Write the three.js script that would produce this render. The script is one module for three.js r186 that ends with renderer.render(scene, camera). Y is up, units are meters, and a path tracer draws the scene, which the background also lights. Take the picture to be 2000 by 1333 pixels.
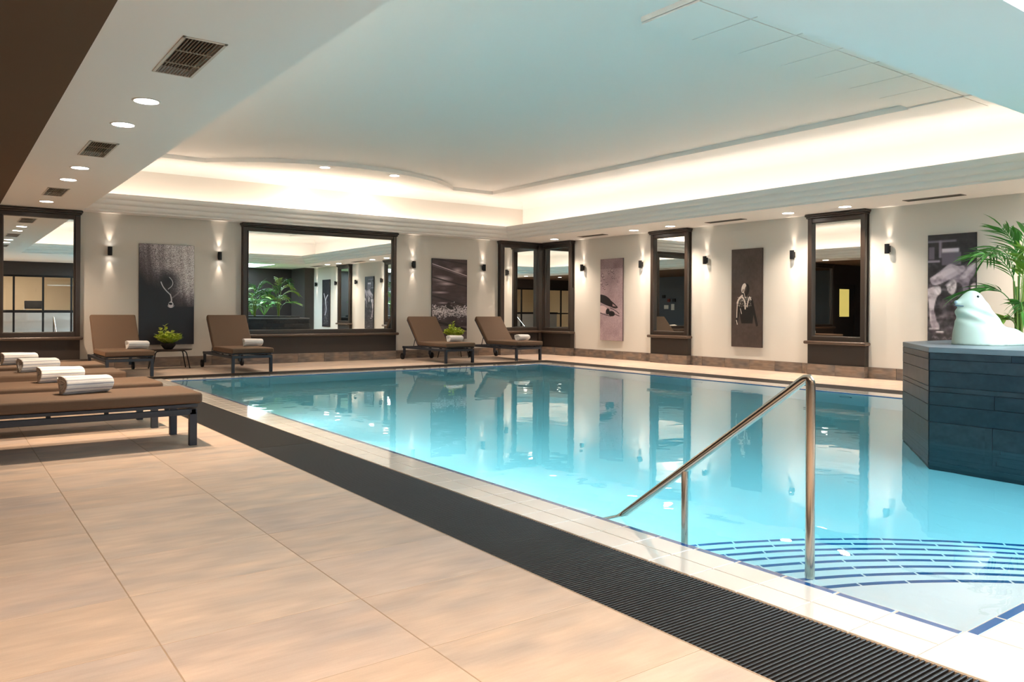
import * as THREE from 'three';
import { RoundedBoxGeometry } from 'three/addons/geometries/RoundedBoxGeometry.js';
import { mergeGeometries, toCreasedNormals } from 'three/addons/utils/BufferGeometryUtils.js';
import { MarchingCubes } from 'three/addons/objects/MarchingCubes.js';
import { RectAreaLightUniformsLib } from 'three/addons/lights/RectAreaLightUniformsLib.js';

// ---------------------------------------------------------------- camera, exposure, large lights
const scene = new THREE.Scene();
scene.background = new THREE.Color(0x0b0b0c);
const renderer = new THREE.WebGLRenderer({ antialias: true });
renderer.toneMapping = THREE.LinearToneMapping;
renderer.toneMappingExposure = 1.8;
renderer.shadowMap.enabled = true;
RectAreaLightUniformsLib.init();

const F = 1524.15, YAW = 36.2264 * Math.PI / 180, ROLL = 0.0054;
const camera = new THREE.PerspectiveCamera(2 * Math.atan(666.5 / F) * 180 / Math.PI, 2000 / 1333, 0.05, 80);
camera.position.set(0, 1.15, 0);
camera.rotation.order = 'YXZ';
camera.rotation.set(0, -YAW, ROLL);
camera.setViewOffset(2000, 1333, 0, 58.7, 2000, 1333);   // lens shifted down: verticals stay upright
camera.updateProjectionMatrix();
scene.add(camera);

const POOLI = 390;                                            // underwater lamps
const WARM = new THREE.Color().setRGB(1.0, 0.82, 0.69);        // LED strips
const LAMP = new THREE.Color().setRGB(1.0, 0.81, 0.65);        // downlights and wall lamps
const SPOT = new THREE.Color().setRGB(1.0, 0.75, 0.54);        // warmer lamps over the deck
const DAY = new THREE.Color().setRGB(0.66, 0.85, 1.0);         // daylight through the roof light

// room, metres: x along the far wall, -z away from the camera along the pool
const XL = -4.6, XR = 13.17, ZB = -16.6, ZN = 2.6, HC = 2.975;
const TRAY = [2.11, 11.78, -16.25, -2.98];                     // edge of the lowered ceiling
const UP = [1.68, 12.5, -16.6, -2.2];                           // walls of the raised ceiling
const POOL = [3.0, 10.5, -13.36, -1.307], DEPTH = 1.3, WATER = -0.012;
const SKY = [4.98, 10.9, -1.98, 0.6];                           // roof light over the planter

function areaLight(w, h, color, intensity, pos, face) {
  const l = new THREE.RectAreaLight(color, intensity, w, h);
  l.position.set(...pos);
  if (face === 'up') l.rotation.x = Math.PI / 2;
  else if (face === 'down') l.rotation.x = -Math.PI / 2;
  else l.lookAt(...face);
  scene.add(l); return l;
}
areaLight(SKY[1] - SKY[0] - .1, SKY[3] - SKY[2] - .1, DAY, 7.0, [(SKY[0] + SKY[1]) / 2, HC + .1, (SKY[2] + SKY[3]) / 2], 'down').name = 'skylight_daylight';

// ---------------------------------------------------------------- helpers
let seed = 7;
const rnd = () => { seed = (seed + 0x6D2B79F5) | 0; let t = Math.imul(seed ^ seed >>> 15, 1 | seed); t = t + Math.imul(t ^ t >>> 7, 61 | t) ^ t; return ((t ^ t >>> 14) >>> 0) / 4294967296; };
const rr = (a, b) => a + (b - a) * rnd();
const ORD = ['first', 'second', 'third', 'fourth', 'fifth', 'sixth', 'seventh', 'eighth', 'ninth'];
const V = (x, y, z) => new THREE.Vector3(x, y, z);
const taken = {};
function numbered(n) { const k = taken[n] = (taken[n] ?? -1) + 1; return k ? `${n}_${String(k).padStart(3, '0')}` : n; }
function tag(o, label, category, group, kind) {
  if (label) o.userData.label = label; if (category) o.userData.category = category;
  if (group) o.userData.group = group; if (kind) o.userData.kind = kind; return o;
}
function thing(name, label, category, pos = [0, 0, 0], turn = 0, group) {
  const o = new THREE.Group(); o.name = numbered(name); o.position.set(...pos); o.rotation.y = turn; scene.add(o);
  return tag(o, label, category, group);
}
function struct(name, label, category) {
  const o = new THREE.Group(); o.name = name; scene.add(o); return tag(o, label, category, null, 'structure');
}
function part(parent, name, geo, mat, pos, rot) {
  const m = new THREE.Mesh(geo, mat); m.name = name; if (pos) m.position.set(...pos); if (rot) m.rotation.set(...rot);
  m.castShadow = m.receiveShadow = true; parent.add(m); return m;
}
function copyOf(o, pos, turn, label, group) {
  const c = o.clone(); c.userData = { ...o.userData }; c.name = numbered(o.name.replace(/_\d{3}$/, '')); c.position.set(...pos); c.rotation.y = turn; scene.add(c);
  if (label) c.userData.label = label; if (group) c.userData.group = group; return c;
}
// uv in metres from the face direction
function uvm(g, s = 1, ox = 0, oy = 0) {
  if (g.index) g = g.toNonIndexed();
  const p = g.attributes.position, n = g.attributes.normal, uv = new Float32Array(p.count * 2);
  for (let i = 0; i < p.count; i++) {
    const ax = Math.abs(n.getX(i)), ay = Math.abs(n.getY(i)), az = Math.abs(n.getZ(i));
    let u, v;
    if (ay >= ax && ay >= az) { u = p.getX(i); v = p.getZ(i); } else if (ax >= az) { u = p.getZ(i); v = p.getY(i); } else { u = p.getX(i); v = p.getY(i); }
    uv[2 * i] = u * s + ox; uv[2 * i + 1] = v * s + oy;
  }
  g.setAttribute('uv', new THREE.BufferAttribute(uv, 2)); return g;
}
const box = (w, h, d) => new THREE.BoxGeometry(w, h, d);
const rbox = (w, h, d, r = 0.004, s = 1) => new RoundedBoxGeometry(w, h, d, s, Math.min(r, w / 2.01, h / 2.01, d / 2.01));
function span(x0, x1, y0, y1, z0, z1, r) { const g = r ? rbox(x1 - x0, y1 - y0, z1 - z0, r) : box(x1 - x0, y1 - y0, z1 - z0); g.translate((x0 + x1) / 2, (y0 + y1) / 2, (z0 + z1) / 2); return uvm(g); }
function tube(pts, r, seg = 24, rad = 10, closed = false, tension = .5) { return new THREE.TubeGeometry(new THREE.CatmullRomCurve3(pts, closed, 'catmullrom', tension), seg, r, rad, closed); }
function bar(a, b, r, rad = 10) { return new THREE.TubeGeometry(new THREE.LineCurve3(a, b), 1, r, rad, false); }
const merge = (l) => mergeGeometries(l.map((g) => { g = g.index ? g.toNonIndexed() : g; for (const k of Object.keys(g.attributes)) if (!['position', 'normal', 'uv'].includes(k)) g.deleteAttribute(k); return g; }));
// ring of strips through rectangles [x0, x1, z0, z1, y]
function ringStrip(rects, closed) {
  const pos = [], n = rects.length, c = (r, k) => [[r[0], r[4], r[2]], [r[1], r[4], r[2]], [r[1], r[4], r[3]], [r[0], r[4], r[3]]][k % 4];
  for (let i = 0; i < (closed ? n : n - 1); i++) for (let k = 0; k < 4; k++) {
    const a = c(rects[i], k), b = c(rects[i], k + 1), d = c(rects[(i + 1) % n], k), e = c(rects[(i + 1) % n], k + 1);
    pos.push(...a, ...b, ...e, ...a, ...e, ...d);
  }
  const g = new THREE.BufferGeometry(); g.setAttribute('position', new THREE.Float32BufferAttribute(pos, 3)); g.computeVertexNormals();
  return uvm(toCreasedNormals(g, .5));
}
// value noise
const NT = 256, ntab = new Float32Array(NT * NT); for (let i = 0; i < NT * NT; i++) ntab[i] = rnd();
function vn(x, y, px = NT, py = NT) {
  const xi = Math.floor(x), yi = Math.floor(y), fx = x - xi, fy = y - yi, sx = fx * fx * (3 - 2 * fx), sy = fy * fy * (3 - 2 * fy);
  const at = (a, b) => ntab[(((b % py) + py) % py) * NT + (((a % px) + px) % px)];
  return (at(xi, yi) * (1 - sx) + at(xi + 1, yi) * sx) * (1 - sy) + (at(xi, yi + 1) * (1 - sx) + at(xi + 1, yi + 1) * sx) * sy;
}
function dataTex(w, h, fn, srgb = true) {
  const d = new Uint8Array(w * h * 4);
  for (let y = 0; y < h; y++) for (let x = 0; x < w; x++) { const c = fn(x, y); const k = 4 * (y * w + x); d[k] = c[0]; d[k + 1] = c[1]; d[k + 2] = c[2]; d[k + 3] = 255; }
  const t = new THREE.DataTexture(d, w, h, THREE.RGBAFormat); t.magFilter = THREE.LinearFilter; t.minFilter = THREE.LinearMipmapLinearFilter; t.generateMipmaps = true;
  t.wrapS = t.wrapT = THREE.RepeatWrapping; if (srgb) t.colorSpace = THREE.SRGBColorSpace; t.needsUpdate = true; return t;
}
const cl = (v) => Math.max(0, Math.min(255, v));
const M = (color, roughness = .6, metalness = 0, more = {}) => new THREE.MeshStandardMaterial({ color, roughness, metalness, ...more });
const PM = (o) => new THREE.MeshPhysicalMaterial(o);

// ---------------------------------------------------------------- materials
// streaked porcelain stone: grain along u
function stoneTex(base, amp, k) {
  return dataTex(512, 256, (x, y) => {
    const a = vn(x / 64 + k * 3, y / 8 + k * 5, 8, 32) - .5, b = vn(x / 32 + k * 3, y / 2 + 40, 16, 128) - .5, c = vn(x / 128 + 2 * k, y / 32 + k, 4, 8) - .5, d = ntab[(y * 512 + x * 3 + k * 771) % (NT * NT)] - .5, e = vn(x / 64 + k, y / 16 + 3 * k, 8, 16) - .5;
    const v = amp * (.9 * a + .5 * b + 1.1 * c + .7 * e + .3 * d), w = amp * (.5 * c + .35 * e);
    return [cl(base[0] + v + w), cl(base[1] + v), cl(base[2] + v - w)];
  });
}
const tileMats = [0, 1, 2, 3, 4].map((k) => PM({ map: stoneTex([[206, 185, 167], [203, 181, 163], [209, 188, 170], [201, 181, 166], [205, 182, 162]][k], 13, k), roughness: .42, specularIntensity: .6 }));
const groutMat = M('#b09a83', .9);
const baseTileMats = [0, 1, 2].map((k) => PM({ map: stoneTex([[122, 108, 97], [116, 103, 93], [127, 112, 100]][k], 24, k + 6), roughness: .5 }));
const wallMat = M('#d6d1c8', .9, 0, { bumpMap: dataTex(256, 256, (x, y) => { const v = 255 * ntab[(y * 256 + x) % (NT * NT)]; return [v, v, v]; }, false), bumpScale: .0004 });
const ceilMat = M('#efede9', .92);
const brownCeil = M('#5e4936', .9);
const frameMat = PM({ color: '#30261f', roughness: .38, clearcoat: .3, clearcoatRoughness: .3 });
const sillMat = PM({ color: '#4d3c30', roughness: .3, clearcoat: .4, clearcoatRoughness: .25 });
const dadoMat = M('#352d28', .6);
const mirrorMat = M('#eef1ef', .0, 1);
const whiteTile = PM({ color: '#e8e2d9', roughness: .14, clearcoat: .6, clearcoatRoughness: .05 });
const blueTile = PM({ color: '#1d5b98', roughness: .15, clearcoat: .5, clearcoatRoughness: .05 });
const poolTile = M('#eef3f2', .5);
const grateMat = M('#25201d', .5);
const channelMat = M('#8a8781', .9);
const blackMetal = M('#17171a', .4, .3);
const loungeFrame = M('#3a3f48', .45, .25);
const steel = M('#cfc6ba', .2, 1);
const fabricTex = dataTex(256, 256, (x, y) => { const v = ((x % 4 < 2) !== (y % 4 < 2) ? 7 : -7) + 16 * (ntab[(y * 256 + x) % (NT * NT)] - .5); return [cl(101 + v), cl(79 + v), cl(61 + v)]; });
fabricTex.repeat.set(3, 3);
const cushionMat = PM({ color: '#ffffff', roughness: .8, map: fabricTex, sheen: .9, sheenColor: new THREE.Color('#b98d66'), sheenRoughness: .5 });
const plainWhite = M('#e9e7e2', .6);

// ---------------------------------------------------------------- floor: deck tiles round the pool
const floor = struct('floor', 'beige stone tiles of the pool deck', 'floor');
const GR = [2.1, 11.5, -14.33, -.43], GI = [2.645, 10.93, -13.7, -.97];   // drain channel, outer and inner edge
const decks = [[XL, GR[0], ZB, ZN], [GR[0], XR, ZB, GR[2]], [GR[1], XR, GR[2], ZN], [GR[0], GR[1], GR[3], ZN]];
for (const [x0, x1, z0, z1] of decks) part(floor, 'grout_bed', span(x0, x1, -.3, -.0015, z0, z1), groutMat);
part(floor, 'channel_bed', merge([span(GR[0], GI[0], -.4, -.28, GR[2], GR[3]), span(GI[1], GR[1], -.4, -.28, GR[2], GR[3]), span(GI[0], GI[1], -.4, -.28, GR[2], GI[2]), span(GI[0], GI[1], -.4, -.28, GI[3], GR[3])]), channelMat);
const TX = .743, TZ = .55, tg = [0, 1, 2].map((k) => uvm(rbox(TX - .004, .05, TZ - .004, .002), 1, k * .37, k * .61));
function layTiles(x0, x1, z0, z1) {
  for (let i = Math.floor((x0 - .613) / TX); .613 + i * TX < x1 - .01; i++) for (let j = Math.floor((z0 + 2.31) / TZ); -2.31 + j * TZ < z1 - .01; j++) {
    const a = Math.max(x0, .613 + i * TX), b = Math.min(x1, .613 + (i + 1) * TX), c = Math.max(z0, -2.31 + j * TZ), d = Math.min(z1, -2.31 + (j + 1) * TZ);
    if (b - a < .03 || d - c < .03) continue;
    const t = part(floor, 'deck_tile', tg[Math.floor(rnd() * 3)], tileMats[Math.floor(rnd() * 5)], [(a + b) / 2, -.025, (c + d) / 2]);
    t.scale.set((b - a - .004) / (TX - .004), 1, (d - c - .004) / (TZ - .004));
  }
}
layTiles(-.13, GR[0], ZB, -.66); layTiles(GR[0], XR, ZB, GR[2]); layTiles(GR[1], XR, GR[2], -4.51);
const rest = [];   // the deck beyond the frame: same tiles, joined
for (const [x0, x1, z0, z1] of [[XL, -.13, ZB, ZN], [-.13, GR[0], -.66, ZN], [GR[1], XR, -4.51, ZN], [GR[0], GR[1], GR[3], ZN]])
  for (let x = x0; x < x1 - .05; x += TX) for (let z = z0; z < z1 - .05; z += TZ) rest.push(span(x + .002, Math.min(x + TX, x1) - .002, -.05, 0, z + .002, Math.min(z + TZ, z1) - .002));
part(floor, 'outer_tiles', merge(rest), tileMats[0]).userData.kind = 'stuff';

// drain grate of black bars in the channel
const grate = struct('drain_grate', 'black slatted drain grate round the pool edge', 'grate');
const PITCH = .0186, nearBar = rbox(GI[0] - GR[0] - .01, .022, .0098, .003);
let nb = 0; const farBars = [];
for (let z = GR[3] - .55; z > GR[2] + .02; z -= PITCH) {
  const x = (GR[0] + GI[0]) / 2;
  if (nb++ < 296) part(grate, 'grate_bar', nearBar, grateMat, [x, -.013, z]);
  else farBars.push(box(GI[0] - GR[0] - .01, .022, .0098).translate(x, -.013, z));
}
for (let x = GI[0] + .02; x < GR[1]; x += PITCH * 1.5) farBars.push(box(.0145, .022, GI[2] - GR[2] - .01).translate(x, -.013, (GR[2] + GI[2]) / 2));
for (let z = GI[2]; z < -4.3; z += PITCH * 1.5) farBars.push(box(GR[1] - GI[1] - .01, .022, .0145).translate((GI[1] + GR[1]) / 2, -.013, z));
for (let x = GI[0] + .03; x < 7.15; x += PITCH) farBars.push(box(.0098, .022, GR[3] - GI[3] - .01).translate(x, -.013, (GR[3] + GI[3]) / 2));
part(grate, 'grate_bars', merge(farBars), grateMat).userData.kind = 'stuff';
part(grate, 'edge_rail', merge([span(GR[0] - .006, GR[0], -.05, .001, GR[2], GR[3]), span(GI[0] - .006, GI[0], -.05, -.004, GI[2], GI[3])]), groutMat);
part(grate, 'corner_plate', span(GR[0] + .004, GI[0] - .008, -.04, -.006, GI[3], GR[3] - .004, .003), groutMat);

// pool rim: white tiles and the blue line
const rim = struct('pool_rim', 'white tiled pool rim with a blue edge line', 'pool rim');
part(rim, 'rim_bed', merge([span(GI[0], POOL[0] - .001, -.3, -.005, GI[2], GI[3]), span(POOL[1] + .001, GI[1], -.3, -.005, GI[2], GI[3]), span(POOL[0], POOL[1], -.3, -.005, GI[2], POOL[2] - .001), span(POOL[0], POOL[1], -.3, -.005, POOL[3] + .001, GI[3])]), M('#cdbfae', .8));
const B = .046, WL = .245;
const rowW = (POOL[0] - B - GI[0]) / 2;
const wt1 = rbox(rowW - .003, .04, WL - .003, .003), bt1 = rbox(B - .006, .036, WL - .009, .003);
for (let z = POOL[3]; z > GI[2] + .1; z -= WL) {
  for (const k of [0, 1]) part(rim, 'white_tile', wt1, whiteTile, [GI[0] + rowW * (k + .5), -.02, z - WL / 2]);
  if (z - WL > POOL[2]) part(rim, 'blue_tile', bt1, blueTile, [POOL[0] - B / 2, -.022, z - WL / 2]);
}
const rowZ = (GI[3] - POOL[3] - B) / 2, wt2 = rbox(WL - .003, .04, rowZ - .003, .003), bt2 = rbox(WL - .009, .036, B - .006, .003);
for (let x = POOL[0]; x < 7.1; x += WL) {
  for (const k of [0, 1]) part(rim, 'white_tile', wt2, whiteTile, [x + WL / 2, -.02, POOL[3] + B + rowZ * (k + .5)]);
  part(rim, 'blue_tile', bt2, blueTile, [x + WL / 2, -.022, POOL[3] + B / 2]);
}
part(rim, 'white_tile', rbox(POOL[0] - GI[0] - .003, .04, GI[3] - POOL[3] - .003, .003), whiteTile, [(POOL[0] + GI[0]) / 2, -.02, (POOL[3] + GI[3]) / 2]);
part(rim, 'far_white_strip', merge([span(POOL[0], GI[1], -.04, 0, GI[2], POOL[2] - B, .004), span(POOL[1] + B, GI[1], -.04, 0, POOL[2], GI[3], .004)]), whiteTile);
part(rim, 'far_blue_strip', merge([span(POOL[0], POOL[1], -.04, -.004, POOL[2] - B, POOL[2], .003), span(POOL[1], POOL[1] + B, -.04, -.004, POOL[2], -4.2, .003)]), blueTile);

// pool basin, steps and water
const basin = struct('pool_basin', 'white tiled pool basin under the water', 'pool');
const tl = .25;
part(basin, 'basin_floor', span(POOL[0] - .2, POOL[1] + .2, -DEPTH - .2, -DEPTH, POOL[2] - .2, POOL[3] + .2), poolTile);
part(basin, 'basin_wall', span(POOL[0] - .2, POOL[0], -DEPTH, -.04, POOL[2] - .2, POOL[3] + .2), poolTile);
part(basin, 'basin_wall', span(POOL[1], POOL[1] + .2, -DEPTH, -.04, POOL[2] - .2, POOL[3] + .2), poolTile);
part(basin, 'basin_wall', span(POOL[0], POOL[1], -DEPTH, -.04, POOL[2] - .2, POOL[2]), poolTile);
part(basin, 'basin_wall', span(POOL[0], POOL[1], -DEPTH, -.04, POOL[3], POOL[3] + .2), poolTile);
const steps = struct('pool_steps', 'curved white pool steps edged with blue tiles', 'pool steps');
const SC = [2.17, .4];   // the steps are arcs round a point behind the pool corner
for (let k = 0; k < 8; k++) {
  const R = 2.47 + .235 * k, y = -.05 - .15 * k, cx = SC[0], cy = -SC[1], px = POOL[0], py = -POOL[3];
  const a0 = Math.asin((py - cy) / R), a1 = Math.acos((px - cx) / R), at = (rad, a) => new THREE.Vector2(cx + rad * Math.cos(a), cy + rad * Math.sin(a));
  const pts = [new THREE.Vector2(px, py)]; for (let i = 0; i <= 40; i++) pts.push(at(R, a0 + (a1 - a0) * i / 40));
  const g = new THREE.ExtrudeGeometry(new THREE.Shape(pts), { depth: DEPTH + y + .01, bevelEnabled: false }); g.rotateX(-Math.PI / 2); g.translate(0, -DEPTH - .01, 0);
  const st = part(steps, 'step', uvm(g), poolTile), n = Math.round(R * (a1 - a0) / .245);
  for (let i = 0; i < n; i++) {
    const b0 = a0 + (a1 - a0) * (i + .025) / n, b1 = a0 + (a1 - a0) * (i + .975) / n, o = [], q = [];
    for (let j = 0; j <= 4; j++) { o.push(at(R + .004, b0 + (b1 - b0) * j / 4)); q.unshift(at(R - .026, b0 + (b1 - b0) * j / 4)); }
    const t2 = new THREE.ExtrudeGeometry(new THREE.Shape(o.concat(q)), { depth: .026, bevelEnabled: false }); t2.rotateX(-Math.PI / 2); t2.translate(0, y - .023, 0);
    part(st, 'nosing_tile', t2, blueTile);
  }
}
const lensGeo = new THREE.CylinderGeometry(.075, .075, .02, 28).rotateZ(Math.PI / 2), rimGeo = new THREE.TorusGeometry(.085, .012, 8, 32).rotateY(Math.PI / 2);
const poolGlow = M('#ffffff', .4, 0, { emissive: new THREE.Color(.9, .97, 1), emissiveIntensity: .9 });
for (const [x, s, lab, zs] of [[POOL[0], 1, (i) => `${ORD[i]} round lit underwater lamp from the loungers in the grate side pool wall`, [-9.0, -7.0, -5.3, -3.9]], [POOL[1], -1, (i) => `${ORD[i]} round underwater lamp from the corner mirrors in the pool wall below`, [-11.6, -8.9, -6.2]]]) for (const [i, z] of zs.entries()) {
  const t = thing('pool_lamp', lab(i), 'pool lamp', [x, -.45, z], 0, s > 0 ? 'pool lamps by the grate' : 'pool lamps under the mirrors');
  part(t, 'lens', lensGeo, s > 0 ? poolGlow : M('#e8eef0', .2), [s * .01, 0, 0]); part(t, 'rim', rimGeo, M('#8d9498', .3, .8), [s * .014, 0, 0]);
  if (s > 0) areaLight(.13, .13, new THREE.Color(.95, .98, 1), POOLI, [x + s * .035, -.45, z], [x + s * 3, -.6, z]).name = 'pool_light';
}
const ripple = dataTex(512, 512, (x, y) => { const v = 255 * (.5 * vn(x / 32, y / 32, 16, 16) + .3 * vn(x / 16, y / 16 + 7, 32, 32) + .2 * vn(x / 64, y / 64, 8, 8)); return [v, v, v]; }, false);
ripple.repeat.set(.35, .35);
const waterMat = PM({ color: '#ffffff', roughness: 0, transmission: 1, thickness: 1, ior: 1.33, attenuationColor: new THREE.Color().setRGB(.56, .88, .93), attenuationDistance: 1.6, bumpMap: ripple, bumpScale: .0009 });
const wo = .02, waterShape = new THREE.Shape([[POOL[0] - wo, POOL[2] - wo], [POOL[0] - wo, POOL[3] + wo], [7.235 + wo, POOL[3] + wo], [7.235 + wo, -3.463 + wo], [8.29 + wo, -4.24 + wo], [POOL[1] + wo, -4.24 + wo], [POOL[1] + wo, POOL[2] - wo]].map(([x, z]) => new THREE.Vector2(x, -z)));
const waterGeo = new THREE.ExtrudeGeometry(waterShape, { depth: DEPTH + .05 + WATER, bevelEnabled: false }); waterGeo.rotateX(-Math.PI / 2); waterGeo.translate(0, -DEPTH - .05, 0);
const water = part(scene, 'pool_water', uvm(waterGeo), waterMat);
tag(water, 'still clear turquoise water filling the pool', 'water', null, 'stuff');

// ---------------------------------------------------------------- walls
const wallBack = struct('wall_back', 'grey plastered wall behind the four loungers by the pool', 'wall'); part(wallBack, 'plaster', span(XL - .2, XR + .2, -.3, 4.4, ZB - .2, ZB), wallMat);
const wallRight = struct('wall_right', 'grey plastered long wall with narrow mirrors', 'wall'); part(wallRight, 'plaster', span(XR, XR + .2, -.3, 3.1, ZB, ZN + .2), wallMat);
const leftMat = M('#5a646e', .8), darkPanel = M('#332d2b', .55);
const wallLeft = struct('wall_left', 'dark grey wall along the loungers', 'wall'); part(wallLeft, 'plaster', span(XL - .2, XL, -.3, 3.1, ZB, ZN + .2), leftMat);

// brown stone baseboard, one tile at a time
function baseboard(name, axis, from, to, at, gaps) {
  const b = struct(name, 'brown stone baseboard tiles', 'baseboard');
  const g = [0, 1, 2].map((k) => uvm(axis === 'x' ? rbox(.594, .2, .018, .003) : rbox(.018, .2, .594, .003), 1.2, k * .4, k * .3));
  for (let u = from; u < to - .05; u += .6) {
    let a = u, e = Math.min(u + .6, to);
    for (const [p, q] of gaps) { if (a >= p && e <= q) { a = e; } else if (a < p && e > p) e = p; else if (a < q && e > q) a = q; }
    if (e - a < .04) continue;
    const t = part(b, 'baseboard_tile', g[Math.floor(rnd() * 3)], baseTileMats[Math.floor(rnd() * 3)], axis === 'x' ? [(a + e) / 2, .1, at] : [at, .1, (a + e) / 2]);
    t.scale[axis] = (e - a - .005) / .594;
  }
}
baseboard('baseboard_back', 'x', 2.1, 11.7, ZB + .009, [[5.1, 8.68]]);
baseboard('baseboard_right', 'z', -15.26, 1.1, XR - .009, [[-12.47, -11.38], [-8.48, -7.36], [-4.36, -3.24]]);

// near side of the room: glazed front of the gym, dark wall behind the planter
const near = struct('wall_near', 'dark wall with a header over the glazed gym front', 'wall');
part(near, 'header', span(XL, 6.2, 2.45, 3.05, ZN, ZN + .2), darkPanel);
part(near, 'planter_wall', span(6.2, XR, -.3, 3.05, 1.16, 1.36), darkPanel);
part(near, 'return_wall', span(6.2, 6.4, -.3, 3.05, 1.36, ZN + .2), darkPanel);
part(near, 'pillar', span(12.75, XR, 0, HC, -.43, 1.16), M('#3d3733', .5));
const gl = struct('window_1', 'glazed gym front with dark frames', 'window');
const paneMat = PM({ color: '#ffffff', roughness: 0, transmission: 1, thickness: 0, ior: 1.5 });
const GX0 = XL + .04, NP = 11, PW = (6.2 - GX0) / NP;
for (let k = 0; k <= NP; k++) { const x = GX0 + k * PW; part(gl, 'post', span(x - .035, x + .035, 0, 2.45, ZN + .04, ZN + .12, .004), blackMetal); }
part(gl, 'transom', span(GX0, 6.2, .98, 1.05, ZN + .05, ZN + .11), blackMetal); part(gl, 'bottom_rail', span(GX0, 6.2, 0, .09, ZN + .05, ZN + .11), blackMetal); part(gl, 'top_rail', span(GX0, 6.2, 2.38, 2.45, ZN + .05, ZN + .11), blackMetal);
for (let k = 0; k < NP; k++) for (const [y0, y1] of [[.09, .98], [1.05, 2.38]]) part(gl, 'pane', box(PW - .07, y1 - y0, .008), paneMat, [GX0 + (k + .5) * PW, (y0 + y1) / 2, ZN + .08]);
const gymWall = M('#ecd9b8', .85);
const gym = struct('wall_gym', 'warm beige walls of the gym behind the glass', 'wall');
part(gym, 'rear_wall', span(-5.0, 7.4, -.3, 3.05, 7.0, 7.2), gymWall); part(gym, 'side_wall', span(-5.2, -5.0, -.3, 3.05, ZN + .2, 7.2), gymWall); part(gym, 'side_wall', span(7.2, 7.4, -.3, 3.05, ZN + .2, 7.2), gymWall);
part(gym, 'gym_ceiling', span(-5.2, 7.4, 2.9, 3.05, ZN + .2, 7.2), ceilMat); part(gym, 'gym_floor', span(-5.2, 7.4, -.3, 0, ZN, 7.2), M('#b9b2a6', .6));

// ---------------------------------------------------------------- ceiling
const ceiling = struct('ceiling', 'white ceiling with a raised lit tray over the pool', 'ceiling');
const [tx0, tx1, tz0, tz1] = TRAY, BX = .838;
const GRILLES = [[1.297, 1.59, .48, [-14.06, -10.0, -5.97, -1.9]], [12.545, 12.735, .45, [-14.0, -10.06, -6.01, -2.0]]], GF = .022;   // air grilles: x0, x1, half length, centres
function pierced(x0, x1, [a, b, h, zs]) {   // ceiling strip with an opening above each grille
  const o = [span(x0, a + GF, HC, HC + .05, ZB, ZN + .2), span(b - GF, x1, HC, HC + .05, ZB, ZN + .2)]; let z = ZB;
  for (const c of [...zs, null]) { o.push(span(a + GF, b - GF, HC, HC + .05, z, c === null ? ZN + .2 : c - h + GF)); if (c !== null) z = c + h - GF; }
  return o;
}
part(ceiling, 'soffit', merge([...pierced(BX, tx0, GRILLES[0]), ...pierced(tx1, XR, GRILLES[1]), span(tx0, tx1, HC, HC + .05, ZB, tz0),
  span(tx0, SKY[0], HC, HC + .05, tz1, ZN + .2), span(SKY[1], tx1, HC, HC + .05, tz1, ZN + .2), span(SKY[0], SKY[1], HC, HC + .05, tz1, SKY[2]), span(SKY[0], SKY[1], HC, HC + .05, SKY[3], ZN + .2)]), ceilMat);
part(ceiling, 'brown_soffit', span(XL - .2, BX, HC, HC + .05, ZB, ZN + .2), brownCeil);
const prof = [[0, 0], [.014, 0], [.014, .028]];
for (let k = 0; k < 3; k++) { const d = .022 + k * .074, y = .03 + k * .092; for (let i = 0; i <= 7; i++) { const a = i / 7 * Math.PI / 2; prof.push([d + .068 * Math.sin(a), y + .086 * (1 - Math.cos(a))]); } }
prof.push([.244, .31], [.2, .31], [.02, .06], [-.01, .04]);
part(ceiling, 'cornice', ringStrip(prof.map(([d, y]) => [tx0 + d, tx1 - d, tz0 + d, tz1 - d, HC + y]), true), ceilMat);
const [ux0, ux1, uz0, uz1] = UP, R0 = .2, YR = 4.05, YI = 4.13;   // ring ceiling, recessed inner ceiling
part(ceiling, 'tray_wall', merge([span(ux0 - .04, ux0, HC + .03, YI, ZB, uz1 + .1), span(ux1, ux1 + .04, HC + .03, YI, ZB, uz1 + .1), span(ux0, ux1, HC + .03, YI, uz1, uz1 + .1)]), ceilMat);
part(ceiling, 'tray_top', span(ux0 - .1, ux1 + .1, YI, YI + .1, ZB, uz1 + .1), ceilMat);
const cove = []; for (let i = 0; i <= 8; i++) { const a = i / 8 * Math.PI / 2, d = R0 * (1 - Math.cos(a)); cove.push([ux0 + d, ux1 - d, uz0 + d, uz1 - d, YR - R0 + R0 * Math.sin(a)]); }
part(ceiling, 'cove', ringStrip(cove), ceilMat);
// lower ring round the recessed ceiling, with a curved tongue at the far side
const ps = new THREE.Shape([[ux0, -uz1], [ux1, -uz1], [ux1, -uz0], [ux0, -uz0]].map(([x, y]) => new THREE.Vector2(x, y))), hole = new THREE.Path();
hole.moveTo(2.75, 3.5); hole.lineTo(5.72, 3.5); hole.lineTo(11.1, 3.5); hole.lineTo(11.1, 5.62); hole.lineTo(11.1, 16.0); hole.lineTo(9.95, 16.0);
{ const cx = 7.08, hw = 2.87, sg = 1.27, R = (hw * hw + sg * sg) / (2 * sg), cy = 16.0 - sg + R, a1 = Math.atan2(16.0 - cy, -hw), a0 = Math.atan2(16.0 - cy, hw), da = (a1 > a0 ? a1 - 2 * Math.PI : a1) - a0; for (let i = 1; i < 48; i++) { const a = a0 + da * i / 48; hole.lineTo(cx + R * Math.cos(a), cy + R * Math.sin(a)); } }
hole.lineTo(4.21, 16.0); hole.lineTo(2.75, 16.0); hole.closePath(); ps.holes.push(hole);
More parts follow.
